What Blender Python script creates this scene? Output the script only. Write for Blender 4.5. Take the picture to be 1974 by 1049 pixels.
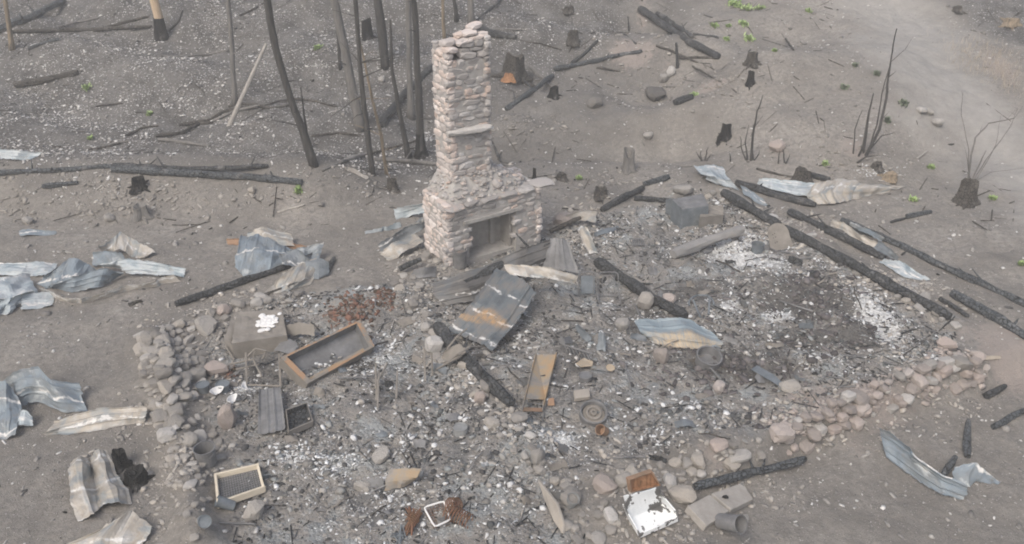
import bpy, math, random
import numpy as np
from mathutils import Vector, Matrix, noise as mnoise

# ------------------------------------------------------------------ camera, world, sun, exposure
for o in list(bpy.data.objects): bpy.data.objects.remove(o)
S = bpy.context.scene
C = S.collection
W0, H0 = 1974.0, 1049.0
CAM_H, PITCH, HFOV = 9.0, math.radians(29.0), math.radians(60.0)
F = W0/2/math.tan(HFOV/2)
cd = bpy.data.cameras.new('camera'); cam = bpy.data.objects.new('camera', cd); C.objects.link(cam)
cam.location = (0, 0, CAM_H); cam.rotation_euler = (math.pi/2-PITCH, 0, 0)
cd.sensor_fit = 'HORIZONTAL'; cd.angle = HFOV; cd.clip_end = 1000; cd.clip_start = .1
S.camera = cam
SUN_EL, SUN_AZ = math.radians(50), math.radians(-150)      # azimuth from +Y towards +X
w = bpy.data.worlds.new('World'); S.world = w; w.use_nodes = True
nt = w.node_tree; bg = nt.nodes['Background']
sky = nt.nodes.new('ShaderNodeTexSky'); sky.sky_type = 'NISHITA'; sky.sun_disc = False
sky.sun_elevation = SUN_EL; sky.sun_rotation = SUN_AZ; sky.dust_density = 5.0; sky.air_density = 1.0; sky.ozone_density = .3
nt.links.new(sky.outputs[0], bg.inputs[0]); bg.inputs[1].default_value = .14
sd = bpy.data.lights.new('sun', 'SUN'); sun = bpy.data.objects.new('sun', sd); C.objects.link(sun)
sd.energy = 1.3; sd.angle = math.radians(25); sd.color = (1, .98, .93)
sv = Vector((math.sin(SUN_AZ)*math.cos(SUN_EL), math.cos(SUN_AZ)*math.cos(SUN_EL), math.sin(SUN_EL)))
sun.rotation_euler = sv.to_track_quat('Z', 'Y').to_euler(); sun.location = (-20, 5, 30)
S.view_settings.view_transform = 'Standard'; S.view_settings.look = 'None'
S.view_settings.gamma = 1; S.view_settings.exposure = 0.42
S.render.engine = 'CYCLES'; S.cycles.filter_width = 1.9
S.cycles.max_bounces = 6; S.cycles.volume_bounces = 1; S.cycles.diffuse_bounces = 3
S.cycles.use_denoising = True

R = random.Random(7)
NR = np.random.RandomState(11)

# ------------------------------------------------------------------ terrain
def hsh(ix, iy, s):
    n = (ix.astype(np.int64)*374761393 + iy.astype(np.int64)*668265263 + s*1274126177) & 0xffffffff
    n = ((n ^ (n >> 13))*1274126177) & 0xffffffff
    return ((n ^ (n >> 16)) & 0xffff)/65535.0
def vn(x, y, s=0):
    ix, iy = np.floor(x), np.floor(y); fx, fy = x-ix, y-iy
    fx = fx*fx*(3-2*fx); fy = fy*fy*(3-2*fy)
    a, b, c, d = hsh(ix, iy, s), hsh(ix+1, iy, s), hsh(ix, iy+1, s), hsh(ix+1, iy+1, s)
    return (a*(1-fx)+b*fx)*(1-fy)+(c*(1-fx)+d*fx)*fy
def fbm(x, y, s=0, o=4):
    r, a, t = 0, 1., 0
    for k in range(o):
        r = r+a*vn(x*2**k+17.3*k, y*2**k-9.1*k, s+k); t += a; a *= .5
    return r/t*2-1
def sst(a, b, x):
    t = np.clip((x-a)/(b-a), 0, 1); return t*t*(3-2*t)
def ray(px, py):
    x, y = (px-W0/2)/F, (H0/2-py)/F
    return np.array([x, math.cos(PITCH)+y*math.sin(PITCH), -math.sin(PITCH)+y*math.cos(PITCH)])
def at0(px, py):
    d = ray(px, py); t = CAM_H/-d[2]; return np.array([d[0]*t, d[1]*t])
def project(p):
    x, y, z = p[0], p[1], p[2]-CAM_H
    dep = y*math.cos(PITCH)-z*math.sin(PITCH); up = y*math.sin(PITCH)+z*math.cos(PITCH)
    return W0/2+F*x/dep, H0/2-F*up/dep
def sdf(X, Y, poly):
    d = np.full(X.shape, 1e9); ins = np.zeros(X.shape, bool); n = len(poly)
    for i in range(n):
        ax, ay = poly[i]; bx, by = poly[(i+1) % n]
        ex, ey = bx-ax, by-ay; wx, wy = X-ax, Y-ay
        t = np.clip((wx*ex+wy*ey)/(ex*ex+ey*ey+1e-9), 0, 1)
        d = np.minimum(d, (wx-ex*t)**2+(wy-ey*t)**2)
        c = ((ay > Y) != (by > Y)); xi = ax+(Y-ay)*ex/(ey if abs(ey) > 1e-9 else 1e-9)
        ins ^= c & (X < xi)
    d = np.sqrt(d); return np.where(ins, -d, d)
HOUSE = [at0(*p) for p in [(405,665),(455,615),(560,580),(780,560),(880,512),(1040,457),(1290,385),(1395,385),(1835,615),(1860,690),(1480,815),(1300,885),(1130,935),(1095,1049),(1060,1200),(440,1200),(425,1049),(445,900),(410,780)]]
FWA, FWB = at0(1330, 900), at0(1890, 695)
fwd_ = (FWB-FWA)/np.linalg.norm(FWB-FWA); fwn = np.array([fwd_[1], -fwd_[0]])
MOUNDS = [(at0(1165,390),.9,.22),(at0(1330,360),1.3,.25),(at0(1560,565),1.2,.14),(at0(700,590),.9,.18),(at0(600,720),.9,.08),(at0(1200,560),1.0,-.06),(at0(930,850),1.2,.12),(at0(1380,870),1.0,.15),(at0(300,760),.9,.15),(at0(1230,950),.8,.12),(at0(820,520),.8,.2),(at0(1100,440),.6,.1),(at0(620,780),.8,-.08)]
def seglist(pts): return [at0(*p) for p in pts]
RIDGES = [(seglist([(300,660),(345,830),(380,1049)]),.38,.40),(seglist([(300,640),(430,600),(560,572)]),.3,.12),(seglist([(790,585),(870,690),(1000,830),(1080,960)]),.34,.12),(seglist([(1300,378),(1400,380),(1600,482),(1842,625)]),.34,.15),(seglist([(1484,836),(1884,692)]),.24,.10),(seglist([(1460,850),(1300,925),(1180,1000)]),.5,.15)]
def hfn(X, Y):
    X = np.asarray(X, float); Y = np.asarray(Y, float)
    y0 = 22.6+.35*np.sin(X*.35+1)-.06*np.clip(X-4, 0, 20)*1.2
    s = Y-y0
    z = .27*np.where(s > 0, s*s/(s+2.0), 0)
    z = np.minimum(z, 14+.02*s)
    left = sst(-2.5, -5.0, X)
    z = z+left*(.80*sst(18.4, 20.7, Y+.25*np.sin(X*1.1)+.5*fbm(X*.4, Y*.4, 3, 2)) - .55*sst(20.7, 22.6, Y))
    rb = sst(4.0, 7.5, X)*sst(30, 26, Y)
    z = z+rb*(1.0*sst(20.4, 24.2, Y+.3*np.sin(X*.9)))*(1-.6*sst(9.5, 12.5, X-.35*(Y-22)))
    for (c, r, h) in MOUNDS: z = z+h*np.exp(-((X-c[0])**2+(Y-c[1])**2)/(r*r*.6))
    for (pl, w_, h) in RIDGES:
        d2 = np.full(X.shape, 1e9)
        for (ax, ay), (bx, by) in zip(pl[:-1], pl[1:]):
            ex, ey = bx-ax, by-ay; t = np.clip(((X-ax)*ex+(Y-ay)*ey)/(ex*ex+ey*ey), 0, 1); d2 = np.minimum(d2, (X-ax-ex*t)**2+(Y-ay-ey*t)**2)
        z = z+h*np.exp(-d2/(w_*w_*.6))*(.75+.4*fbm(X*1.4, Y*1.4, 51, 2))
    so = (X-FWA[0])*fwn[0]+(Y-FWA[1])*fwn[1]; al = (X-FWA[0])*fwd_[0]+(Y-FWA[1])*fwd_[1]
    z = z-.30*sst(-.05, .45, so)*sst(-.8, .6, al)*sst(9, 6.5, al)
    z = z-.32*np.exp(-((Y-22.9-.25*np.sin(X*.6))/.55)**2)*sst(-2, 0, X)*sst(7.5, 5, X)+.22*np.exp(-((Y-24.4)/.5)**2)*sst(-2, 0, X)*sst(7.5, 5, X)
    flat_ = 1-.8*sst(7.5, 10, X)
    z = z+flat_*.22*sst(23, 25, Y)*np.sin(Y*1.5+1.2*np.sin(X*.45)+X*.2)
    amp = .14+.36*sst(21, 27, Y)*flat_
    z = z+amp*fbm(X*.45, Y*.45, 5, 3)+.05*fbm(X*1.7, Y*1.7, 9, 3)
    ins = sst(.3, -.3, sdf(X, Y, HOUSE))
    z = z+.025*fbm(X*6, Y*6, 21, 3)*(1+1.6*ins)+ins*(.06*fbm(X*2.5, Y*2.5, 31, 2)+.16*np.maximum(0, fbm(X*1.15, Y*1.15, 33, 3)))
    return z
TT = np.concatenate([np.arange(5, 45, .06), np.arange(45, 150, .5)])
def at(px, py, h=0.0):
    d = ray(px, py); P = np.outer(TT, d); P[:, 2] += CAM_H
    f = P[:, 2]-hfn(P[:, 0], P[:, 1])-h
    i = int(np.argmax(f < 0)); i = max(i, 1)
    k = f[i-1]/(f[i-1]-f[i]+1e-12); t = TT[i-1]+(TT[i]-TT[i-1])*k
    return np.array([0, 0, CAM_H])+d*t
def on_plane(px, py, Y):
    d = ray(px, py); return np.array([0, 0, CAM_H])+d*(Y/d[1])
def ppm(p):                                              # metres per source pixel at a point
    return (p[1]*math.cos(PITCH)-(p[2]-CAM_H)*math.sin(PITCH))/F
def gz(x, y): return float(hfn(np.array([x]), np.array([y]))[0])

# ------------------------------------------------------------------ materials
def lin(r, g, b):
    sp, m = max(r, g, b)-min(r, g, b), (r+g+b)/3
    if r > b: k = .62 if sp < 30 else .66 if sp < 45 else .8; r, g, b = m+(r-m)*k, m+(g-m)*k, m+(b-m)*k
    if r > b and sp < 50: g = max(g, r-.41*(r-b))
    if b > r: r, g, b = m+(r-m)*.78, m+(g-m)*.78+.6, m+(b-m)*.78
    f = lambda c: ((c/255+.055)/1.055)**2.4 if c > 10 else c/255/12.92
    return (f(r), f(g), f(b), 1)
def linr(r, g, b):
    m = (r+g+b)/3; r, g, b = m+(r-m)*.62, m+(g-m)*.5, m+(b-m)*.62
    f = lambda c: ((c/255+.055)/1.055)**2.4
    return (f(r), f(g), f(b), 1)
def linc(r, g, b):
    m = (r+g+b)/3; return linr(m+4+(r-m)*1.15, m+4+(g-m)*.9, m+4+(b-m)*1.1)
class NT:
    def __init__(s, name):
        s.m = bpy.data.materials.new(name); s.m.use_nodes = True; s.t = s.m.node_tree
        s.b = s.t.nodes['Principled BSDF']; s.b.inputs['Specular IOR Level'].default_value = .25
    def n(s, typ, ins=None, **kw):
        nd = s.t.nodes.new('ShaderNode'+typ)
        for k, v in kw.items(): setattr(nd, k, v)
        for k, v in (ins or {}).items():
            if hasattr(v, 'is_output') or hasattr(v, 'links'): s.t.links.new(v, nd.inputs[k])
            else: nd.inputs[k].default_value = v
        return nd
    def noise(s, scale, det=6, rough=.6, vec=None, dist=0.):
        i = {'Scale': scale, 'Detail': det, 'Roughness': rough, 'Distortion': dist}
        if vec is not None: i['Vector'] = vec
        return s.n('TexNoise', i).outputs['Fac']
    def ramp(s, fac, stops, interp='LINEAR'):
        r = s.n('ValToRGB', {'Fac': fac}); e = r.color_ramp.elements; r.color_ramp.interpolation = interp
        while len(e) < len(stops): e.new(.5)
        for k, (p, c) in enumerate(stops):
            e[k].position = p; e[k].color = c if len(c) == 4 else (*c, 1)
        return r.outputs['Color']
    def math(s, op, a, b=0., clamp=False):
        return s.n('Math', {0: a, 1: b}, operation=op, use_clamp=clamp).outputs[0]
    def mix(s, fac, a, b, typ='MIX'):
        nd = s.n('Mix', data_type='RGBA', blend_type=typ)
        for k, v in ((0, fac), (6, a), (7, b)):
            if hasattr(v, 'links'): s.t.links.new(v, nd.inputs[k])
            else: nd.inputs[k].default_value = v
        return nd.outputs[2]
    def step(s, v, a, b):
        return s.n('MapRange', {'Value': v, 'From Min': a, 'From Max': b}, interpolation_type='SMOOTHSTEP').outputs[0]
    def obj(s, scale=(1, 1, 1)):
        t = s.n('TexCoord').outputs['Object']
        return s.n('Mapping', {'Vector': t, 'Scale': scale}).outputs[0]
    def pos(s): return s.n('NewGeometry').outputs['Position']
    def island(s): return s.n('NewGeometry').outputs['Random Per Island']
    def done(s, col, rough=.9, bump=None, bstr=.4, bdist=.02, metal=0.):
        b = s.b
        for k, v in (('Base Color', col), ('Roughness', rough), ('Metallic', metal)):
            if hasattr(v, 'links'): s.t.links.new(v, b.inputs[k])
            else: b.inputs[k].default_value = v
        if bump is not None:
            nd = s.n('Bump', {'Height': bump, 'Strength': bstr, 'Distance': bdist}); s.t.links.new(nd.outputs[0], b.inputs['Normal'])
        return s.m

def mat_soil():
    s = NT('soil'); P = s.pos()
    sep = s.n('SeparateColor', {0: s.n('Attribute', attribute_name='za').outputs['Color']})
    sep2 = s.n('SeparateColor', {0: s.n('Attribute', attribute_name='zb').outputs['Color']})
    mI, mR, mH = sep.outputs; mC, mW, mE = sep2.outputs
    n1 = s.noise(.7, 5, .6, P); n2 = s.noise(9, 8, .7, P); n3 = s.noise(45, 6, .7, P)
    base = s.ramp(n1, [(.3, lin(120,112,105)), (.45, lin(140,132,124)), (.55, lin(148,140,131)), (.7, lin(162,154,145))])
    base = s.mix(s.math('MULTIPLY', s.step(s.noise(.28, 6, .65, P, .8), .5, .68), .6), base, lin(118,111,105))
    base = s.mix(s.step(n2, .35, .7), base, lin(120,114,108))
    base = s.mix(s.math('MULTIPLY', s.step(n3, .52, .8), .5), base, lin(182,175,167))
    def specks(scale, lo, hi, col, thr):
        v = s.n('TexVoronoi', {'Vector': P, 'Scale': scale, 'Randomness': 1.}); rnd = s.n('SeparateColor', {0: v.outputs['Color']}).outputs[0]
        big = s.math('MULTIPLY', s.step(v.outputs['Distance'], hi, lo), s.step(rnd, thr, thr+.05))
        return big, v
    sp, _ = specks(22, .12, .3, None, .75); base = s.mix(s.math('MULTIPLY', sp, .75), base, lin(190,184,176))
    sp2, _ = specks(34, .12, .32, None, .80); base = s.mix(s.math('MULTIPLY', sp2, .5), base, lin(75,70,67))
    # grey ash hillside with pale chips
    hillc = s.ramp(s.noise(1.3, 7, .65, P), [(.3, lin(66,65,64)), (.5, lin(96,94,91)), (.72, lin(122,120,116))])
    hs, _ = specks(13, .18, .42, None, .34); hs = s.math('MULTIPLY', hs, s.step(mH, .45, .9)); hillc = s.mix(s.math('MULTIPLY', hs, s.math('ADD', .35, s.math('MULTIPLY', s.step(s.noise(.8, 4, .6, P), .42, .6), .65))), hillc, lin(194,193,191))
    hs3, _ = specks(31, .15, .4, None, .5); hillc = s.mix(s.math('MULTIPLY', hs3, s.math('MULTIPLY', s.step(s.noise(.5, 4, .6, P), .4, .6), .8)), hillc, lin(176,176,175))
    hs2, _ = specks(26, .15, .4, None, .7); hillc = s.mix(s.math('MULTIPLY', hs2, .85), hillc, lin(70,69,69))
    col = s.mix(mH, base, hillc)
    # road
    roadc = s.ramp(s.noise(3, 8, .7, P), [(.3, lin(146,142,136)), (.7, lin(170,166,159))])
    col = s.mix(mR, col, roadc)
    # burned floor
    v = s.n('TexVoronoi', {'Vector': s.n('Mapping', {'Vector': P, 'Scale': (1, 1, 1)}).outputs[0], 'Scale': 19, 'Randomness': 1.})
    rv = s.n('SeparateColor', {0: v.outputs['Color']}).outputs[0]
    nI = s.noise(2.2, 10, .72, P)
    nL = s.noise(.75, 5, .6, P, .5)
    fl = s.ramp(s.math('ADD', s.math('MULTIPLY', nI, .55), s.math('MULTIPLY', nL, .45)), [(.32, lin(78,80,81)), (.42, lin(118,118,117)), (.5, lin(148,140,132)), (.57, lin(142,146,147)), (.68, lin(174,177,178))])
    bits = s.ramp(rv, [(0, lin(60,60,62)), (.3, lin(92,90,90)), (.55, lin(135,127,120)), (.8, lin(150,150,152)), (.93, lin(205,207,209))], 'CONSTANT')
    fl = s.mix(s.math('MULTIPLY', s.step(s.noise(1.6, 5, .65, P), .4, .62), s.math('MULTIPLY', s.step(n2, .35, .6), .5)), fl, bits)
    wsp, _ = specks(40, .15, .4, None, .78); fl = s.mix(s.math('MULTIPLY', wsp, s.math('MULTIPLY', s.step(s.noise(1.1, 5, .65, P), .42, .6), .9)), fl, lin(212,214,216))
    col = s.mix(mI, col, fl)
    ch = s.ramp(s.noise(6, 8, .7, P), [(.3, lin(72,68,69)), (.6, lin(104,97,96)), (.8, lin(130,124,122))])
    nb = s.noise(5, 6, .7, P)
    def edge(m): return s.step(s.math('ADD', m, s.math('MULTIPLY', s.math('SUBTRACT', nb, .5), .9)), .35, .65)
    col = s.mix(s.math('MULTIPLY', edge(mC), .9), col, ch)
    er = s.ramp(n2, [(.3, linr(154,136,126)), (.7, linr(176,159,149))])
    col = s.mix(s.math('MULTIPLY', edge(mE), .6), col, er)
    wh = s.ramp(s.noise(14, 8, .75, P), [(.35, lin(150,150,150)), (.5, lin(205,206,206)), (.65, lin(228,229,229))])
    col = s.mix(edge(mW), col, wh)
    h = s.math('ADD', s.math('MULTIPLY', n2, .8), s.math('ADD', s.math('MULTIPLY', n3, .4), s.math('MULTIPLY', sp, .35)))
    h = s.math('ADD', h, s.math('MULTIPLY', v.outputs['Distance'], s.math('MULTIPLY', mI, -.5)))
    h = s.math('ADD', h, s.math('MULTIPLY', hs, s.math('MULTIPLY', mH, .4)))
    return s.done(col, .95, h, .9, .07)
def mat_isl(name, stops, nscale=9, namt=.5, rough=.9, bump=.5, extra=None):
    """colour per loose piece, mottled"""
    s = NT(name); n = s.noise(nscale, 8, .7, s.pos())
    f = s.math('ADD', s.math('MULTIPLY', s.island(), 1-namt), s.math('MULTIPLY', n, namt))
    f = s.step(f, .5*namt*.4, 1-.5*namt*.4)
    col = s.ramp(f, stops)
    col = s.mix(s.math('MULTIPLY', s.step(s.noise(nscale*5, 6, .7, s.pos()), .5, .75), .45), col, extra or lin(112,106,102))
    return s.done(col, rough, s.noise(nscale*3, 8, .75, s.pos()), bump, .03)
def mat_noise(name, stops, scale=6, stretch=(1, 1, 1), rough=.85, metal=0., bump=.4, spots=None, bs=4):
    s = NT(name); v = s.obj(stretch); n = s.noise(scale, 8, .7, v)
    col = s.ramp(n, stops)
    for (sc, lo, hi, c) in spots or []:
        col = s.mix(s.step(s.noise(sc, 7, .65, v, .4), lo, hi), col, c)
    return s.done(col, rough, s.noise(scale*bs, 6, .7, v), bump, .015, metal)
def mat_char(name, a, b, c):
    s = NT(name); v = s.obj((1, 1, 1)); n = s.noise(5, 8, .75, v)
    vo = s.n('TexVoronoi', {'Vector': v, 'Scale': 13.}, feature='DISTANCE_TO_EDGE')
    col = s.ramp(n, [(.3, a), (.55, b), (.75, c)])
    col = s.mix(s.step(vo.outputs['Distance'], .10, 0), col, lin(26,26,27))
    col = s.mix(s.math('MULTIPLY', s.step(s.noise(2.3, 6, .7, v), .55, .7), .5), col, lin(136,132,128))
    return s.done(col, .75, s.math('ADD', s.step(vo.outputs['Distance'], 0, .12), n), .9, .02)
def mat_galv(name, stops, rust=.5, rustc=None, bands=True, dirt=.5, spots=()):
    s = NT(name); uv = s.n('TexCoord').outputs['UV']; o = s.obj()
    n = s.noise(2.4, 7, .6, uv, .3)
    col = s.ramp(n, stops)
    if bands:
        sx = s.n('SeparateXYZ', {0: uv})
        w_ = s.math('ADD', s.math('MULTIPLY', sx.outputs[1], 1.7), s.math('MULTIPLY', s.noise(3, 4, .6, uv), .55))
        fr = s.math('FRACT', w_); ln = s.math('MULTIPLY', s.step(fr, .0, .05), s.step(fr, .13, .08))
        col = s.mix(s.math('MULTIPLY', ln, s.step(s.noise(5, 4, .6, uv), .42, .55)), col, lin(205,204,200))
    rc = rustc or lin(160,118,78)
    col = s.mix(s.math('MULTIPLY', s.step(s.noise(1.7, 8, .65, uv, .6), 1-rust*.62-.08, 1-rust*.62+.10), .85), col, rc)
    for (u0, v0, ru, rv, c) in spots:
        d = s.n('VectorMath', {0: s.n('VectorMath', {0: uv, 1: (-u0, -v0, 0)}, operation='ADD').outputs[0], 1: (1/ru, 1/rv, 0)}, operation='MULTIPLY').outputs[0]
        ln_ = s.math('SUBTRACT', s.n('VectorMath', {0: d}, operation='LENGTH').outputs['Value'], s.math('MULTIPLY', s.noise(3.5, 7, .7, uv), 1.5))
        col = s.mix(s.math('MULTIPLY', s.math('MULTIPLY', s.step(ln_, .5, -.2), s.step(s.noise(9, 6, .75, s.n('Mapping', {'Vector': uv, 'Scale': (3, .6, 1)}).outputs[0]), .3, .62)), .85), col, c)
    col = s.mix(s.math('MULTIPLY', s.step(s.noise(6, 9, .7, o), .5, .75), dirt), col, lin(126,116,106))
    col = s.mix(s.math('MULTIPLY', s.step(s.noise(30, 4, .7, o), .6, .75), .5), col, lin(92,92,94))
    return s.done(col, .55, s.noise(20, 5, .7, o), .15, .01, .15)
M = {}
M['soil'] = mat_soil()
M['stone'] = mat_isl('grey_fieldstone', [(0, lin(132,126,120)), (.35, lin(152,145,138)), (.6, lin(168,160,152)), (.8, lin(174,160,150)), (1, lin(188,184,179))])
M['pink_'] = mat_isl('fire_reddened_stone', [(0, lin(140,124,115)), (.4, lin(172,146,131)), (.7, lin(188,158,142)), (1, lin(190,176,164))])
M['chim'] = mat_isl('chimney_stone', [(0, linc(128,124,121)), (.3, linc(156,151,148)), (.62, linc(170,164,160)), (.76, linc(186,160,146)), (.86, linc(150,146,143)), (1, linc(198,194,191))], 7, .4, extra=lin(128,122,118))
M['chimw'] = mat_isl('pale_chimney_stone', [(0, linc(166,157,152)), (.35, linc(190,180,175)), (.6, linc(202,187,179)), (.8, linc(194,172,160)), (1, linc(216,211,208))], 8, .4, extra=lin(176,166,158))  # lighter stone for the fireplace sides, left stack face and broken top
M['mortar'] = mat_noise('dusty_mortar', [(.3, lin(146,141,136)), (.6, lin(168,163,158)), (.8, lin(184,179,174))], 8)
M['soot'] = mat_noise('sooty_brick', [(.3, lin(140,133,129)), (.6, lin(160,152,147)), (.8, lin(172,165,160))], 6)
M['rock'] = mat_isl('hillside_rock', [(0, lin(96,92,90)), (.4, lin(124,119,115)), (.75, lin(150,144,139)), (1, lin(178,172,166))])
M['tanrock'] = mat_noise('tan_stone', [(.3, lin(150,128,114)), (.55, lin(176,154,138)), (.8, lin(192,172,156))], 5)
M['palerock'] = mat_noise('pale_stone', [(.3, lin(166,160,154)), (.55, lin(186,181,176)), (.8, lin(206,203,199))], 5)
M['bluerock'] = mat_noise('blue_grey_stone', [(.3, lin(112,114,116)), (.6, lin(138,140,141)), (.8, lin(158,158,157))], 5)
M['pebble'] = mat_isl('pale_pebbles', [(0, lin(104,100,97)), (.3, lin(146,141,137)), (.6, lin(178,174,170)), (1, lin(216,214,211))], 12, .25)
M['rubble'] = mat_isl('mixed_rubble', [(0, lin(66,65,66)), (.25, lin(92,97,99)), (.45, lin(134,127,120)), (.62, lin(140,147,150)), (.8, lin(166,154,144)), (.92, lin(196,196,197)), (1, lin(226,228,230))], 12, .2, extra=lin(108,104,102))
M['ashchip'] = mat_isl('white_ash_chips', [(0, lin(160,160,161)), (.4, lin(200,202,204)), (1, lin(232,234,236))], 16, .3, extra=lin(184,184,184))
M['blackchip'] = mat_isl('charcoal_bits', [(0, lin(38,38,39)), (.6, lin(60,59,59)), (1, lin(88,85,84))], 16, .3, extra=lin(60,58,58))
M['blackclod'] = mat_isl('burnt_soft_clods', [(0, linr(70,65,67)), (.6, linr(94,87,88)), (1, linr(122,115,115))], 14, .4, extra=lin(76,70,72))
M['rustbit'] = mat_isl('rust_red_bits', [(0, lin(72,50,44)), (.4, lin(112,76,62)), (.7, lin(138,98,80)), (1, lin(112,98,92))], 14, .3, extra=lin(104,84,76))
M['char'] = mat_char('charred_timber', lin(52,53,55), lin(74,76,79), lin(104,106,109))
M['charblue'] = mat_char('blue_grey_charred_log', lin(62,66,70), lin(88,93,98), lin(120,125,130))
M['charbrown'] = mat_char('brown_charred_wood', lin(64,58,54), lin(90,82,76), lin(122,112,104))
M['black'] = mat_char('black_charcoal', lin(24,24,24), lin(36,35,35), lin(52,50,50))
M['trunkgrey'] = mat_noise('grey_dead_bark', [(.3, lin(92,88,86)), (.55, lin(118,113,110)), (.8, lin(146,141,137))], 5, (4, 4, .5), bump=.7)
M['trunkdark'] = mat_noise('scorched_bark', [(.3, lin(48,46,46)), (.55, lin(72,69,68)), (.8, lin(106,101,98))], 6, (4, 4, .5), bump=.8)
M['trunktan'] = mat_noise('stripped_trunk_wood', [(.3, lin(142,116,90)), (.5, lin(186,160,128)), (.75, lin(206,184,154))], 4, (4, 4, .5), bump=.5, spots=[(2.5, .6, .72, lin(104,82,66))])
M['trunkbrown'] = mat_noise('brown_peeled_trunk', [(.3, lin(96,80,68)), (.5, lin(136,112,92)), (.75, lin(166,142,118))], 4, (4, 4, .5), bump=.5, spots=[(2, .56, .66, lin(92,88,86))])
M['palewood'] = mat_noise('bleached_wood', [(.3, lin(136,128,120)), (.6, lin(166,158,150)), (.8, lin(190,184,177))], 4, (3, 3, 1), bump=.5)
M['tanwood'] = mat_noise('tan_timber', [(.3, lin(150,134,116)), (.6, lin(178,163,145)), (.8, lin(196,184,168))], 4, (1, 1, 3), bump=.4)
M['orangestump'] = mat_noise('orange_split_wood', [(.3, lin(98,70,52)), (.5, lin(162,112,74)), (.75, lin(192,142,100))], 5, (5, 5, .6), bump=.7)
M['newwood'] = mat_noise('fresh_pine', [(.3, lin(196,180,152)), (.6, lin(214,200,172)), (.8, lin(226,214,190))], 3, (1, 1, 6), bump=.15)
BL, GR, PA, TA = lin(122,136,148), lin(132,136,140), lin(186,192,196), lin(178,166,150)
M['galv'] = mat_galv('weathered_galvanised_steel', [(.3, lin(96,107,117)), (.45, BL), (.58, lin(120,128,134)), (.66, lin(164,171,175)), (.75, lin(168,158,144))], .5)
M['galvdark'] = mat_galv('heat_darkened_steel', [(.3, lin(88,93,98)), (.5, lin(108,116,124)), (.7, lin(128,132,136))], .55, lin(184,138,82))
M['galvpale'] = mat_galv('pale_galvanised_steel', [(.3, lin(116,132,143)), (.43, lin(154,167,175)), (.55, lin(176,183,187)), (.65, lin(142,154,162)), (.75, lin(178,168,154))], .46, lin(174,152,124), dirt=.4)
M['galvtan'] = mat_galv('tan_stained_steel', [(.32, lin(128,138,144)), (.42, lin(144,146,145)), (.5, lin(166,155,138)), (.6, lin(178,174,166)), (.72, lin(142,152,158))], .52, lin(172,146,110), dirt=.45)
M['galvbrown'] = mat_galv('brown_grey_steel', [(.3, lin(78,76,76)), (.5, lin(102,98,97)), (.7, lin(94,100,106))], .4, lin(150,120,92), dirt=.3)
M['galvcentre'] = mat_galv('central_sheet_steel', [(.3, lin(82,88,94)), (.45, lin(100,108,114)), (.55, lin(118,115,112)), (.7, lin(104,112,118))], .42, lin(150,128,108), spots=[(.55, 1.08, .42, .17, lin(186,142,86)), (.15, 1.3, .3, .10, lin(174,138,92))])
M['galvleaf'] = mat_galv('leaf_sheet_steel', [(.3, lin(104,120,132)), (.5, lin(122,138,149)), (.7, lin(134,146,154))], .2, bands=False, spots=[(.85, .42, .75, .20, lin(182,158,122)), (.5, .55, .5, .12, lin(190,168,136))])
M['steel'] = mat_noise('dull_grey_steel', [(.3, lin(98,98,100)), (.55, lin(122,122,124)), (.8, lin(146,146,147))], 4, rough=.6, metal=.2, bump=.15, spots=[(2, .6, .7, lin(128,104,88))])
M['rimrust'] = mat_noise('rust_eaten_grey_rim', [(.32, lin(112,106,102)), (.46, lin(134,122,112)), (.53, lin(160,124,92)), (.62, lin(168,130,96)), (.72, lin(124,114,106))], 2.6, rough=.8, bump=.3)
M['steelblue'] = mat_noise('blue_grey_steel', [(.3, lin(92,100,108)), (.55, lin(116,124,131)), (.8, lin(146,152,156))], 4, rough=.55, metal=.2, bump=.15, spots=[(2.4, .62, .72, lin(140,118,98))])
M['rust'] = mat_noise('orange_rust', [(.3, lin(122,96,78)), (.5, lin(150,116,90)), (.7, lin(164,134,104)), (.85, lin(130,122,118))], 3, rough=.8, bump=.25)
M['rustgrey'] = mat_noise('rusty_grey_steel', [(.3, lin(116,106,102)), (.44, lin(140,130,124)), (.54, lin(156,132,108)), (.66, lin(174,136,94)), (.82, lin(178,148,108))], 2.2, rough=.75, bump=.2)
M['rustdark'] = mat_noise('dark_rust_wire', [(.3, lin(96,64,50)), (.6, lin(134,90,68)), (.8, lin(150,110,86))], 8, rough=.85, bump=.2)
M['boxbrown'] = mat_noise('scorched_brown_steel', [(.3, lin(112,102,96)), (.55, lin(136,125,118)), (.8, lin(154,144,136))], 3, rough=.75, bump=.2, spots=[(1.6, .6, .7, lin(150,128,112))])
M['enamel'] = mat_noise('chipped_white_enamel', [(.3, lin(216,220,222)), (.7, lin(236,238,239))], 3, rough=.35, bump=.05, spots=[(3.4, .53, .55, lin(96,93,93))])
M['plaster'] = mat_noise('white_plaster', [(.3, lin(206,206,204)), (.7, lin(232,232,230))], 6)
M['concrete'] = mat_noise('dusty_concrete', [(.3, lin(142,134,126)), (.6, lin(164,156,148)), (.8, lin(178,171,163))], 5, spots=[(2.6, .62, .66, lin(104,102,100))])
M['reddisc'] = mat_noise('faded_red_paint', [(.3, lin(160,120,114)), (.7, lin(178,142,136))], 8)
M['pinkboard'] = mat_noise('pink_grey_slab', [(.3, lin(146,134,126)), (.6, lin(164,148,140)), (.8, lin(190,150,142))], 2)
M['redpipe'] = mat_noise('red_painted_pipe', [(.3, lin(122,114,118)), (.52, lin(140,132,136)), (.62, lin(148,128,128)), (.75, lin(166,106,104))], 2.2, rough=.6, bump=.1)
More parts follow.
